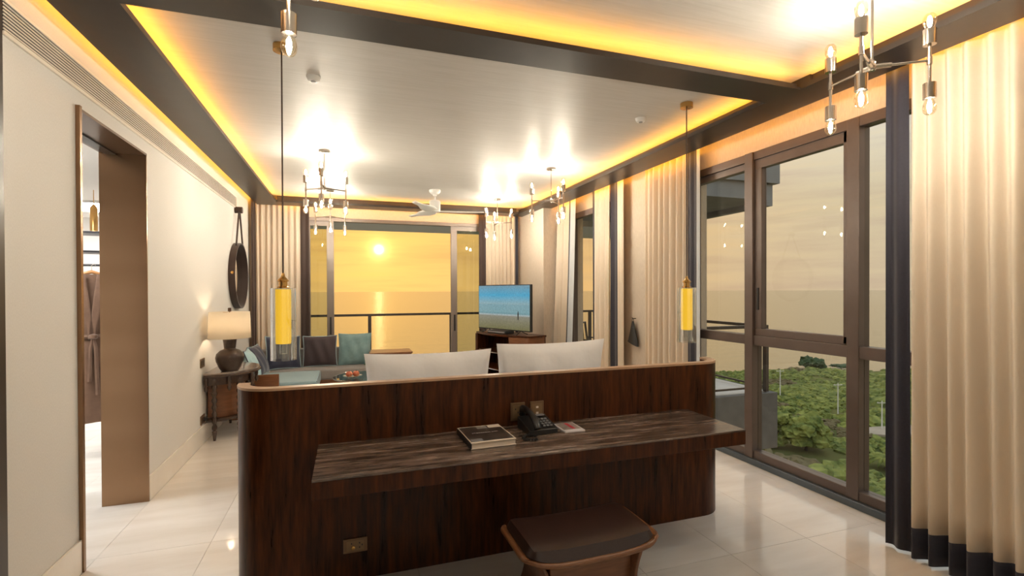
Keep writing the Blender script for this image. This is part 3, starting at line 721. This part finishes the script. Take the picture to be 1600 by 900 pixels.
MB().prism(half(RT-.08), .20, .225).build('lower_shelf', 'carved', tb, bevel=.004)
MB().prism(half(.30), .225, .60).build('drawer_box', 'walnut', tb, bevel=.004)

lp = thing('table_lamp', 'bronze gourd table lamp with lit drum shade', 'lamp', (-1.215, 6.06, .735))
MB().lathe([(.06, 0), (.085, .006), (.105, .035), (.135, .11), (.140, .15), (.130, .19), (.095, .225), (.060, .24), (.055, .25), (.058, .26), (.068, .345), (.070, .352), (.02, .356)], 32).build('base', 'ceramic', lp, smooth=True)
m = MB(); 
for r0, r1 in ((.195, .205),): m.lathe([(.207, .36), (.197, .645)], 48, cap=False)
m.build('lamp_shade', 'shade', lp, smooth=True, solid=.003)
MB().lathe([(.012, .352), (.012, .43)], 12).build('lamp_holder', 'brass', lp, smooth=True)
MB().lathe([(.008, .43), (.030, .46), (.034, .49), (.026, .52), (.006, .54)], 16).build('bulb', 'lampbulb', lp, smooth=True)
MB().tube([(0, 0, .54), (0, 0, .66)], .004, 6).build('harp', 'brass', lp)
MB().lathe([(.004, .645), (.017, .65), (.017, .685), (.012, .69)], 14).build('finial', 'bronze_dark', lp, smooth=True)
for a_ in (0, 120, 240): MB().tube([(0, 0, .635), (.195*math.cos(math.radians(a_)), .195*math.sin(math.radians(a_)), .635)], .003, 5).build('shade_spoke', 'brass', lp)

# ================================================================== SOFA + CUSHIONS
sf = thing('corner_sofa', 'grey corner sofa with wooden plinth along the left corner', 'sofa', (-1.36, 6.86, 0))
def sbox(nm, mat, x0, x1, y0, y1, z0, z1, r=.03, bev=.025, cr=.04): return MB().prism(rrect(x0, x1, y0, y1, cr), z0, z1).build(nm, mat, sf, bevel=bev, seg=3)
box(.06, .97, .06, .98, .04, .27).build('plinth', 'walnut', sf, bevel=.005)
box(.06, 1.64, 1.0, 1.56, .04, .27).build('plinth', 'walnut', sf, bevel=.005)
for x, y in ((.1, .1), (.9, .1), (.1, 1.5), (1.56, 1.5), (1.56, 1.1)): MB().lathe([(.025, 0), (.03, .04)], 12, (x, y, 0)).build('foot', 'black', sf)
sc1 = sbox('seat_cushion', 'sofablue', .10, .99, .045, .98, .27, .425)
for z in (.285, .412): MB().tube([(.98, .06, z), (.987, .5, z), (.98, .97, z)], .006, 6).build('piping', 'navyc', sc1)
sbox('seat_cushion', 'sofa', .10, 1.65, .99, 1.58, .27, .425)
sbox('backrest', 'sofa', .06, 1.65, 1.50, 1.63, .27, .70, bev=.03)
sbox('side_backrest', 'sofa', .0, .10, .04, 1.6, .27, .68, bev=.03)
box(0, .535, .0, .04, 0, .545).build('arm_panel', 'walnut', sf, bevel=.004)
tb2 = thing('end_cabinet', 'low walnut cabinet at the right end of the sofa', 'cabinet', (.66, 8.22, 0))
box(-.31, .33, -.22, .24, .05, .60).build('body', 'walnut', tb2, bevel=.003); box(-.325, .345, -.235, .255, .60, .625).build('top', 'walnutH', tb2, bevel=.003)
for sx in (-.28, .30):
    for sy in (-.18, .2): box(sx-.02, sx+.02, sy-.02, sy+.02, 0, .05).build('foot', 'black', tb2)
dr = box(-.29, .31, -.228, -.22, .10, .55).build('door', 'walnut', tb2, bevel=.002); MB().lathe([(.008, 0), (.012, .012)], 10).xform(Matrix.Translation((.2, -.228, .33)) @ Matrix.Rotation(PI/2, 4, 'X')).build('knob', 'brass', dr)
def cushion(label, loc, w_, h_, mat, pip, rot, front=None):
    t = thing('throw_cushion', label, 'cushion', loc, group='throw cushions on the corner sofa')
    t.rotation_euler = rot
    c = pillow_mesh(w_, h_, .15, sag=.03, nu=16, nv=16).build('cover', mat, t, smooth=True, loc=(0, 0, h_/2))
    pts = []
    for i in range(64):
        s = i/64*4; k = int(s); f_ = (s-k)*2-1
        x, z = ((f_, 1), (1, -f_), (-f_, -1), (-1, f_))[k]
        pts.append((x*w_/2*(1-.06*(1-abs(z)**2)), 0, z*h_/2*(1-.06*(1-abs(x)**2.2))+h_/2))
    pts.append(pts[0]); MB().tube(pts, .007, 6).build('piping', pip, t, smooth=True)
    return t
cushion('teal velvet cushion nearest the open balcony door', (.12, 8.22, .427), .50, .50, 'teal', 'teal', (-.16, 0, -.05))
cushion('plum brown cushion between teal and navy cushions', (-.40, 8.21, .427), .50, .48, 'plum', 'piping', (-.16, 0, .02))
cushion('navy cushion with pale piping in the sofa corner', (-.90, 8.10, .427), .52, .50, 'navyc', 'piping', (-.20, .05, .5))
cushion('navy cushion leaning beside the pale blue cushion', (-1.10, 7.66, .427), .46, .44, 'navyc', 'piping', (-.36, 0, PI/2-.1))
cushion('pale blue cushion closest to the table lamp', (-1.11, 7.20, .427), .46, .44, 'paleblue', 'navyc', (-.36, 0, PI/2+.08))

# coffee table, fruit, plant
ct = thing('coffee_table', 'round dark glass coffee table with pale rim', 'table', (.27, 6.98, 0))
MB().lathe([(.44, .425), (.452, .43), (.452, .442), (.44, .447), (.435, .44)], 56, cap=False).build('rim', 'chrome', ct, smooth=True)
MB().lathe([(.438, .430), (.438, .4445)], 56).build('glass_top', pbr('smoked_glass', (.02, .03, .035), rough=.04, spec=.8), ct)
MB().lathe([(.20, 0), (.20, .012), (.05, .03), (.04, .4), (.16, .43)], 28).build('pedestal', 'blackm', ct, smooth=True)
pl = thing('fruit_plate', 'small clear glass plate holding fruit on coffee table', 'plate', (.07, 6.86, .446))
MB().lathe([(.05, 0), (.06, .006), (.13, .028), (.128, .032), (.055, .011), (.002, .009)], 30, cap=False).build('dish', 'clear', pl, smooth=True)
for i, (dx, dy) in enumerate(((-.045, -.01), (.043, .0))):
    t = thing('apple', ('left red apple on the glass plate', 'right red apple on the glass plate')[i], 'apple', (.07+dx, 6.86+dy, .459), group='red apples on the plate')
    MB().lathe([(.012, .003), (.030, .008), (.043, .035), (.042, .055), (.028, .074), (.010, .070), (.003, .066)], 18).build('flesh', 'apple', t, smooth=True)
    MB().tube([(0, 0, .066), (.004, 0, .088)], .002, 5).build('stem', 'cord', t)
pt = thing('potted_plant', 'small green leafy plant on coffee table behind pillow', 'plant', (.33, 6.98, .446))
MB().lathe([(.035, 0), (.045, .07), (.04, .07), (.032, .06)], 16).build('pot', 'ceramic', pt, smooth=True)
for k in range(9):
    a = k*2.4; ln = .09+.02*(k % 3)
    def lf2(u, v, a=a, ln=ln):
        wv = .022*math.sin(PI*(u*.92+.04)); x = ln*u; y = (v*2-1)*wv; z = .07+.085*math.sin(u*1.9)+.01*abs(v*2-1)
        return (x*math.cos(a)-y*math.sin(a), x*math.sin(a)+y*math.cos(a), z)
    MB().grid(lf2, 6, 2).build('leaf', 'leaf', pt, smooth=True, solid=.0015)

# ================================================================== TV + CABINET
TA = math.atan2(-1.16, .48)
cbn = thing('media_cabinet', 'curved dark wood media cabinet under the television', 'cabinet', (2.42, 7.40, 0), rz=TA)
def bow(hw, d0, d1, n=16):
    pts = [(-hw+2*hw*i/n, -d0-(d1-d0)*math.cos(PI*(i/n-.5))) for i in range(n+1)]
    return pts + [(hw, .22), (-hw, .22)]
for z in (.06, .36, .62): MB().prism(bow(.64, .10, .24), z, z+.022).build('shelf', 'darkwood', cbn)
tp = MB().prism(bow(.66, .12, .26), .895, .925).build('top', 'darkwood', cbn, bevel=.003)
box(-.64, .64, .20, .22, .08, .90).build('back_panel', 'darkwood', cbn)
box(-.66, -.60, -.14, .22, 0, .895).build('side_panel', 'darkwood', cbn, bevel=.004)
m = MB(); m.prism([(.30, .2), (.30, -.23)] + [(.30+.34*math.sin(t), -.235+.13*(1-math.cos(t))) for t in (0.2, .5, .8, 1.1, 1.35, 1.57)] + [(.64, .2)], 0.0, .895); m.f = [tuple(reversed(f)) for f in m.f]
m.build('rounded_door', 'walnut', cbn, smooth=True)
box(-.66, .66, -.08, .2, 0, .06).build('plinth', 'black', cbn)
for z in (.348, .612): MB().tube([(x, y-.004, z+.02) for x, y in bow(.64, .10, .24)[:13]], .006, 6).build('shelf_edge', 'chrome', cbn)
rc = thing('set_top_box', 'slim dark box on the media cabinet below the screen', 'box', (2.38, 7.38, .926), rz=TA)
box(-.33, .12, -.10, .08, 0, .045).build('body', 'black', rc, bevel=.004); box(-.31, .10, -.104, -.10, .012, .033).build('front_panel', 'grey', rc)
tv = thing('television', 'flat screen television showing a person on a beach', 'television', (2.35, 7.36, .926), rz=TA)
TW, TH = 1.26, .715
box(-TW/2, TW/2, -.018, .03, .055, .055+TH).build('casing', 'black', tv, bevel=.004)
box(-.35, .35, .03, .06, .15, .5).build('rear_cover', 'black', tv, bevel=.01)
for s in (-1, 1): MB().tube([(s*.42, -.11, .004), (s*.40, 0, .06), (s*.42, .12, .004)], .007, 6).build('foot', 'black', tv)
# beach picture: flat print on the screen
m_s, nt = newmat('beach_screen')
tcn = N(nt, 'ShaderNodeTexCoord'); sp = N(nt, 'ShaderNodeSeparateXYZ'); L(nt, tcn.outputs['Object'], sp.inputs[0])
rmp = ramp(nt, [(0, (.12, .11, .05)), (.18, (.15, .14, .09)), (.30, (.17, .165, .13)), (.325, (.26, .30, .30)), (.36, (.11, .20, .22)), (.40, (.14, .24, .26)), (.56, (.14, .24, .27)), (.58, (.18, .27, .29)), (.78, (.055, .25, .38)), (1, (.12, .21, .26))])
L(nt, sp.outputs['Z'], rmp.inputs[0])
mr_ = N(nt, 'ShaderNodeMapRange', inp={1: 0, 2: TH-.03, 3: 0, 4: 1}); L(nt, sp.outputs['Z'], mr_.inputs[0]); L(nt, mr_.outputs[0], rmp.inputs[0])
nz = N(nt, 'ShaderNodeTexNoise', inp={'Scale': 38, 'Detail': 5}); L(nt, tcn.outputs['Object'], nz.inputs[0])
nr = ramp(nt, [(.3, (.82, .82, .82)), (.7, (1.15, 1.15, 1.15))]); L(nt, nz.outputs['Fac'], nr.inputs[0])
vm = N(nt, 'ShaderNodeVectorMath', operation='MULTIPLY'); L(nt, rmp.outputs[0], vm.inputs[0]); L(nt, nr.outputs[0], vm.inputs[1])
em = N(nt, 'ShaderNodeEmission', inp={1: 1.0}); L(nt, vm.outputs[0], em.inputs[0])
gl = N(nt, 'ShaderNodeBsdfGlossy', inp={'Roughness': .15}); mxs = N(nt, 'ShaderNodeMixShader', inp={0: .05}); L(nt, em.outputs[0], mxs.inputs[1]); L(nt, gl.outputs[0], mxs.inputs[2])
L(nt, mxs.outputs[0], N(nt, 'ShaderNodeOutputMaterial').inputs[0])
scr = box(-TW/2+.012, TW/2-.012, -.0015, .0, 0, TH-.03).build('screen', m_s, tv, loc=(0, -.0185, .072))
m = MB(); m.prism([(-.010, .155), (-.002, .155), (0, .20), (.002, .155), (.010, .155), (.012, .215), (.015, .25), (.008, .262), (.007, .288), (-.007, .288), (-.008, .262), (-.015, .25), (-.012, .215)], -.0022, -.0016)
m.v = [(a+.36, c, b) for a, b, c in m.v]
m.build('walking_figure', 'black', scr)

# bag on hook
bg_ = thing('hanging_bag', 'small black drawstring bag hanging on the right wall', 'bag', (XR-.005, 5.50, 0))
MB().tube([(0, 0, 1.235), (-.05, 0, 1.235), (-.055, 0, 1.25)], .006, 6).build('hook', 'blackm', bg_)
m = MB()
def bagf(u, v):
    z = 1.20-.29*v; wd = .02+.10*v**1.1; a = 2*PI*u; th = .012+.02*v
    zz = z + (.03*math.cos(a) if v > .9 else 0)
    return (-.045+th*math.sin(a), wd*math.cos(a), zz)
m.grid(bagf, 20, 10); m.build('pouch', 'black', bg_, smooth=True)
for s in (-1, 1): MB().tube([(-.045, s*.012, 1.24), (-.045, s*.02, 1.18)], .004, 5).build('drawstring', 'black', bg_)

# ================================================================== DRESSING ROOM BEYOND THE DOORWAY
struct(MB().box(-4.7, -1.73, 9.0, 9.15, 0, 2.85).build('wall_dressing_back', 'plaster'), 'white end wall of the dressing room')
struct(MB().box(-4.75, -4.6, 2.2, 9.15, 0, 2.85).build('wall_dressing_side', 'plaster'), 'white side wall of the dressing room')
struct(MB().box(-4.7, -1.73, 2.2, 2.35, 0, 2.85).build('wall_dressing_near', 'plaster'), 'white near wall of the dressing room')
struct(MB().box(-4.75, -1.73, 2.2, 9.15, 2.72, 2.85).build('ceiling_dressing', 'plaster'), 'plain white ceiling of the dressing room')
cl_ = thing('added_fill_panel', 'added flat ceiling panel giving fill light in the dressing room', 'light', (-2.75, 4.55, 2.72))  # unseen panel, added to light the robe from the doorway side
box(-.4, .4, -.4, .4, -.03, 0).build('frame', 'white', cl_, bevel=.004); box(-.37, .37, -.37, .37, -.034, -.03).build('diffuser', 'coolwhite', cl_)
cl2 = copy_tree(cl_); cl2.location = (-3.1, 7.7, 2.72); tag(cl_, 'added flat ceiling panel brightening the robe near the doorway', 'light', 'dressing room ceiling panels'); tag(cl2, 'added flat ceiling panel brightening the end wall of dressing room', 'light', 'dressing room ceiling panels')  # second unseen panel, added to brighten the end wall
rl = thing('wardrobe_rack', 'dark open wardrobe rack with rails seen through the doorway', 'rack', (-2.6, 5.75, 0))
for z in (1.86,): MB().tube([(-.6, 0, z), (.75, 0, z)], .012, 8).build('hanging_rail', 'blackm', rl, smooth=True)
for z in (1.98, 2.165): box(-.6, .75, -.02, .25, z, z+.02).build('shelf', 'blackm', rl)
for x in (-.6, .74): box(x-.012, x+.012, -.02, .25, 0, 2.3).build('upright', 'blackm', rl)
def robe(name, label, x, y, mat, w_, zt, zb, rz, belt=True):
    t = thing(name, label, 'robe', (x, y, 0), rz=rz, group='clothes on the wardrobe rack')
    def f(u, v):
        a = 2*PI*u; z = zt-(zt-zb)*v
        sh = min(1, v/.07)**.5; wd = w_*(.35+.65*sh)*(1-.16*math.exp(-((v-.42)/.09)**2))*(1+.10*max(0, v-.45))
        th = (.05+.06*min(1, v*4))*(1-.25*math.exp(-((v-.42)/.09)**2))
        fo = 1+.09*math.sin(a*7+2*v)*min(1, v*2)
        return (wd*math.cos(a)*fo, th*math.sin(a)*fo, z)
    MB().grid(f, 48, 24).build('robe_body', mat, t, smooth=True)
    h = MB().tube([(-w_*.8, 0, zt-.045), (-w_*.45, 0, zt-.008), (0, 0, zt+.025), (w_*.45, 0, zt-.008), (w_*.8, 0, zt-.045)], [.012, .016, .018, .016, .012], 8).build('hanger', 'hanger', t, smooth=True)
    MB().tube([(0, 0, zt+.03), (0, 0, zt+.085), (.02, 0, zt+.10), (.03, 0, zt+.085)], .003, 6).build('hook', 'chrome', h)
    for s in (-1, 1):
        lap = MB()
        def lpf(u, v, s=s):
            z = zt+.0-(.62*v); x = s*(.075*(1-v)+.0)+ (u-.5)*.07*(1-.3*v); return (x, -.075-.035*min(1, v*3)-.012, z)
        lap.grid(lpf, 4, 12).build('lapel', mat, t, smooth=True, solid=.008)
    if belt:
        zz = zt-.42*(zt-zb)
        pts = [(w_*.88*math.cos(a), .10*math.sin(a), zz) for a in [2*PI*i/24 for i in range(25)]]
        MB().tube(pts, .022, 6).build('belt', mat, t, smooth=True)
        MB().lathe([(.01, -.03), (.035, -.015), (.035, .015), (.01, .03)], 10, (.01, -.115, zz)).build('belt_knot', mat, t, smooth=True)
        for s, ln in ((-.03, .42), (.03, .55)): MB().tube([(.01, -.12, zz), (.01+s*.6, -.125, zz-.1), (.01+s, -.12, zz-ln)], [.012, .016, .018], 6).build('belt_end', mat, t, smooth=True)
    return t
robe('hanging_robe', 'brown belted bathrobe on wooden hanger inside the doorway', -2.31, 5.72, 'robe', .215, 1.77, .37, .35)
robe('hanging_garment', 'red garment hanging behind the brown robe', -2.06, 6.05, 'redcloth', .19, 1.70, .34, .3, False)
dp = thing('pendant_light', 'small golden pendant light in the dressing room', 'lamp', (-2.62, 6.55, 2.72))
MB().tube([(0, 0, 0), (0, 0, -.16)], .004, 6).build('cord', 'brass', dp); MB().lathe([(.035, -.45), (.035, -.20), (.012, -.16)], 14).build('shade', 'brass', dp, smooth=True)
MB().lathe([(.012, -.50), (.022, -.475), (.012, -.455)], 12).build('bulb', emit('pendant_bulb', (1, .8, .5), 6), dp, smooth=True)

# ================================================================== BALCONY
BX, BYn, BYf = 6.55, 6.12, 11.2
struct(MB().box(3.76, BX+.05, BYn, BYf, -.95, -.06).box(-1.9, 3.76, YB+.2, BYf, -.35, -.06).build('balcony_slab', 'concrete'), 'grey concrete slab of the wraparound balcony')
struct(MB().box(3.77, BX-.05, BYn+.1, BYf-.1, -.06, -.045).box(-1.8, 3.77, YB+.2, BYf-.1, -.06, -.045).build('balcony_floor', 'deck'), 'pale tiled balcony floor')
struct(MB().box(3.76, BX-.12, BYn+.05, YB+.20, 3.05, 3.32).box(BX-.12, BX, BYn+.05, BYf, 2.96, 3.3).box(3.76, BX+.10, BYn, BYf+.1, 3.32, 3.9).build('balcony_canopy', 'concrete_dark'), 'grey concrete slab overhanging the balcony')
struct(box(-1.9, BX-.13, YB+.21, BYf, 2.93, 3.3).build('balcony_soffit', 'soffit_out'), 'slab underside over the balcony doors, bounce light put into its pale colour')
def rail(name, label, p0, p1, ztop, posts):
    t = thing(name, label, 'railing', (p0[0], p0[1], -.045), group='balcony railings')
    d = Vector((p1[0]-p0[0], p1[1]-p0[1], 0)); a = math.atan2(d.y, d.x); t.rotation_euler.z = a
    ln = d.length
    box(-.03, ln, -.03, .03, ztop, ztop+.05).build('top_rail', 'railing', t, bevel=.004)
    box(-.0, ln, -.012, .012, .06, .09).build('bottom_rail', 'railing', t)
    for s in posts: box(s-.035, s+.035, -.03, .03, 0, ztop).build('post', 'railing', t, bevel=.004)
    return t
rail('balcony_railing', 'dark balcony railing in front of the sunset', (-1.8, 11.05), (6.42, 11.05), 1.105, [.05, 2.27, 4.06, 5.85, 7.6])
rail('balcony_railing', 'dark side railing seen through the large window', (6.44, 6.20), (6.44, 11.0), 1.03, [.0, 1.6, 3.2])
rail('balcony_railing', 'short dark railing across the near end of the side balcony', (3.82, 6.20), (6.36, 6.20), 1.03, [.05, 1.3])
bc = thing('balcony_chair', 'slatted balcony chair outside the narrow window', 'chair', (4.75, 9.0, -.045), rz=.5)
for sx in (-.24, .24):
    MB().tube([(sx, -.22, 0), (sx, -.23, .44)], .016, 8).build('leg', 'railing', bc); MB().tube([(sx, .24, 0), (sx, .22, .44), (sx, .30, .98)], .016, 8).build('leg', 'railing', bc)
    MB().tube([(sx, -.23, .44), (sx, -.23, .64), (sx, .24, .66)], .014, 8).build('armrest', 'railing', bc)
box(-.25, .25, -.24, .24, .42, .45).build('seat', 'railing', bc, bevel=.004)
for k in range(6): MB().tube([(-.20+.08*k, .23, .45), (-.20+.08*k, .295, .95)], .009, 6).build('back_slat', 'railing', bc)
MB().tube([(-.25, .30, .97), (.25, .30, .97)], .018, 8).build('back_rail', 'railing', bc)
bt = thing('balcony_table', 'small round balcony table seen past the headboard', 'table', (5.3, 6.9, -.045))
MB().lathe([(.35, .70), (.36, .71), (.36, .725), (.35, .735)], 32).build('table_top', 'deck', bt, smooth=True)
MB().lathe([(.22, 0), (.22, .02), (.035, .03), (.035, .70)], 20).build('pedestal', 'railing', bt, smooth=True)

# ================================================================== SEA + LAND
sea_m, nt = newmat('evening_sea')
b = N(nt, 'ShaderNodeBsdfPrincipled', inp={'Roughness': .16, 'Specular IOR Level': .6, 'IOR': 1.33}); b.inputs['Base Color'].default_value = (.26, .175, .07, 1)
ge = N(nt, 'ShaderNodeNewGeometry'); mp = N(nt, 'ShaderNodeMapping'); mp.inputs['Scale'].default_value = (.03, .09, .05); L(nt, ge.outputs['Position'], mp.inputs[0])
n1 = N(nt, 'ShaderNodeTexNoise', inp={'Scale': 1.0, 'Detail': 6, 'Roughness': .65}); L(nt, mp.outputs[0], n1.inputs['Vector'])
bp = N(nt, 'ShaderNodeBump', inp={'Strength': .35, 'Distance': 1.0}); L(nt, n1.outputs['Fac'], bp.inputs['Height']); L(nt, bp.outputs[0], b.inputs['Normal'])
L(nt, b.outputs[0], N(nt, 'ShaderNodeOutputMaterial').inputs[0])
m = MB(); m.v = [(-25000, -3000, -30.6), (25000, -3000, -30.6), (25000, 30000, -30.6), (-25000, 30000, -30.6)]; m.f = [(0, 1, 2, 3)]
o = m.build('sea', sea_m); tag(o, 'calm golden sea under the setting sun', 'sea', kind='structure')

# land frame: u along camera right, d along camera forward (plain world ground beyond the window)
cr, sr = math.cos(YAW), math.sin(YAW)
def W(u, d, z=0): return (u*cr+d*sr, -u*sr+d*cr, z)
M['ground'] = pbr('meadow_ground', (.045, .06, .014), (.14, .13, .04), rough=.9, scale=.06, detail=8, world=True, spec=.1)
M['bush'] = pbr('shrub_leaves', (.040, .068, .015), (.26, .27, .065), rough=.8, scale=.4, detail=9, world=True, spec=.2, contrast=(.3, .68), bump=1.0, bscale=3)
M['bushdark'] = pbr('tree_leaves', (.03, .05, .022), (.06, .09, .035), rough=.7, scale=.8, detail=5, world=True, spec=.2, bump=1.0, bscale=3)
M['rust'] = pbr('rusty_scrub', (.085, .062, .02), (.13, .10, .035), rough=.8, scale=.6, world=True)
M['sand'] = pbr('sand', (.30, .25, .18), (.38, .31, .24), rough=.9, scale=.3, world=True)
M['pole'] = pbr('pale_pole', (.62, .60, .56), rough=.7)
def hgt(u, d): return -29.9 + 1.1*noise.noise(Vector((u*.03, d*.03, 3.1))) - (2.5*max(0, (d-188)/9)**2 if d > 190 else 0)
m = MB(); m.grid(lambda a, b_: W(-60+320*a, 25+188*b_, hgt(-60+320*a, 25+188*b_)), 110, 70)
o = m.build('land', 'ground', smooth=True); tag(o, 'green coastal scrubland below the window', 'land', kind='structure')
# shrubs: nobody could count them
def ico(sub):
    import bmesh
    bm = bmesh.new(); bmesh.ops.create_icosphere(bm, subdivisions=sub, radius=1); v = [p.co.copy() for p in bm.verts]; f = [tuple(q.index for q in p.verts) for p in bm.faces]; bm.free(); return v, f
IV, IF = ico(2); IV3, IF3 = ico(3)
def blob(m, c, rx, ry, rz_, seed, V=IV, F=IF, rough=.35):
    b = len(m.v)
    for p in V:
        k = 1+rough*noise.noise(p*2.2+Vector((seed, seed*.37, 0)))+rough*.6*noise.noise(p*5+Vector((0, seed, 1)))
        m.v.append((c[0]+p.x*rx*k, c[1]+p.y*ry*k, c[2]+max(-.3, p.z)*rz_*k))
    m.f += [tuple(b+i for i in q) for q in F]
rs = random.Random(11)
ms, mrst = MB(), MB()
for i in range(6500):
    d = 55+142*rs.random()**.8; u = d*(.30+.62*rs.random())
    dens = noise.noise(Vector((u*.035, d*.05, 7)))
    if dens < -.28 and rs.random() < .7: continue
    if abs(u-91) < 13 and abs(d-108) < 5: continue
    if any((u-a)**2+(d-b_)**2 < c**2 for a, b_, c in ((122, 199, 9), (134, 199, 7), (155.5, 195, 6), (56.5, 94, 7), (51, 95, 6), (83, 124.5, 2.5), (79.5, 145, 2.5), (82.5, 109, 2.5), (65.5, 85.5, 4.5))): continue
    x, y, _ = W(u, d); z = hgt(u, d); r = rs.uniform(.45, 1.35)*(1.3 if dens > .15 else .75)
    rusty = noise.noise(Vector((u*.05, d*.09, 21))) > .38
    blob(mrst if rusty else ms, (x, y, z), r*rs.uniform(.9, 1.5), r*rs.uniform(.9, 1.5), r*rs.uniform(.6, 1.15), rs.uniform(0, 90), rough=.6)
o = ms.build('shrubs', 'bush'); tag(o, 'dense green shrubs covering the coastal land', 'shrubs', kind='stuff')
o = mrst.build('scrub', 'rust'); tag(o, 'patches of rusty brown scrub among the green', 'scrub', kind='stuff')
# sandy clearing and beach strip
def ground_patch(name, label, cu, cd_, ru, rd):
    m = MB(); c = 28
    ring = [(cu+ru*math.cos(2*PI*i/c)*(1+.25*noise.noise(Vector((i*.7, cu, 0)))), cd_+rd*math.sin(2*PI*i/c)*(1+.3*noise.noise(Vector((i*.9, cd_, 5))))) for i in range(c)]
    m.v = [W(u, d, hgt(u, d)+.45) for u, d in ring] + [W(cu, cd_, hgt(cu, cd_)+.6)] + [W(u, d, hgt(u, d)-.4) for u, d in ring]
    m.f = [(i, (i+1) % c, c) for i in range(c)] + [(c+1+i, c+1+(i+1) % c, (i+1) % c, i) for i in range(c)]
    o = m.build(name, 'sand', smooth=True); tag(o, label, 'sand', kind='structure')
ground_patch('sand_clearing', 'pale sandy clearing among the shrubs', 78+10, 108, 13, 3.6)
ground_patch('beach', 'pale beach strip at the edge of the sea', 150, 201, 90, 5)
def leafy_tree(name, label, u, d, h, rad, flat=1.0, n=14, mat='bushdark', trunk=.3, seed=1):
    x, y, _ = W(u, d); z = hgt(u, d); t = thing(name, label, 'tree', (x, y, z), group='trees on the coastal land')
    r_ = random.Random(seed); m = MB()
    for i in range(n):
        a = r_.uniform(0, 2*PI); q = rad*.62*math.sqrt(r_.random()); rr = rad*r_.uniform(.28, .45)
        blob(m, (q*math.cos(a), q*math.sin(a), h*trunk+rr*.4+r_.random()*max(.1, h*(1-trunk)-rr)*1.0), rr, rr, rr*flat, r_.uniform(0, 50), IV3, IF3, .45)
    m.build('crown', mat, t)
    tr = MB().tube([(0, 0, -.4), (.1, 0, h*.3), (0, .1, h*.6)], [rad*.06, rad*.05, rad*.035], 8)
    for a in (.6, 2.7, 4.6): tr.tube([(0, 0, h*.25), (rad*.3*math.cos(a), rad*.3*math.sin(a), h*.6)], [rad*.035, rad*.02], 6)
    tr.build('trunk', 'cord', t, smooth=True)
leafy_tree('broad_tree', 'large rounded tree standing at the beach edge', 122, 199, 7.2, 6.3, .8, 16, seed=3)
leafy_tree('flat_tree', 'flat topped tree right of the rounded beach tree', 134, 199, 5.6, 5.0, .35, 12, trunk=.6, seed=5)
leafy_tree('tall_tree', 'thin trunked tree near the curtain edge', 155.5, 195, 7.5, 3.6, .5, 9, trunk=.5, seed=8)
leafy_tree('round_bush', 'big round bush in front of the window', 56.5, 94, 6.6, 5.2, .9, 22, mat='bush', trunk=.05, seed=9)
leafy_tree('round_bush', 'smaller bush left of the big round bush', 51.0, 95, 6.2, 3.6, 1.0, 14, mat='bush', trunk=.05, seed=12)
def pole(label, u, d, h):
    x, y, _ = W(u, d); t = thing('utility_pole', label, 'pole', (x, y, hgt(u, d)), rz=-YAW, group='utility poles in the scrub')
    MB().tube([(0, 0, -.3), (0, 0, h)], [.16, .11], 8).build('post', 'pole', t)
    box(-1.1, 1.1, -.07, .07, h-.5, h-.36).build('crossarm', 'pole', t)
    for s in (-.95, .95): MB().lathe([(.05, h-.36), (.06, h-.25), (.03, h-.15)], 8, (s, 0, 0)).build('insulator', 'pole', t)
pole('pale utility pole in the middle of the scrubland', 83.0, 124.5, 7.8)
pole('pale utility pole nearest the balcony slab', 79.5, 145, 7.6)
pole('pale utility pole close to the curtain edge', 82.5, 109, 6.8)
x, y, _ = W(65.5, 85.5); pm = thing('palm', 'low feathery palm at the foot of the window', 'palm', (x, y, hgt(65, 85)), group='trees on the coastal land')
MB().tube([(0, 0, -.3), (0, 0, 1.6)], [.3, .22], 8).build('trunk', 'cord', pm)
for k in range(16):
    a = k*2.4; el = .3+.5*((k*7) % 5)/5; ln = 3.4
    def pf(u, v, a=a, el=el):
        r = ln*u; z = 1.6+ln*(math.sin(el)*1.7*u-1.15*u*u); wv = .42*math.sin(PI*min(1, .06+u*.94))*(v*2-1)
        r *= math.cos(el*.8); return (r*math.cos(a)-wv*math.sin(a), r*math.sin(a)+wv*math.cos(a), z-.5*abs(v*2-1)*.4)
    MB().grid(pf, 8, 2).build('frond', 'bush', pm, smooth=True, solid=.02)
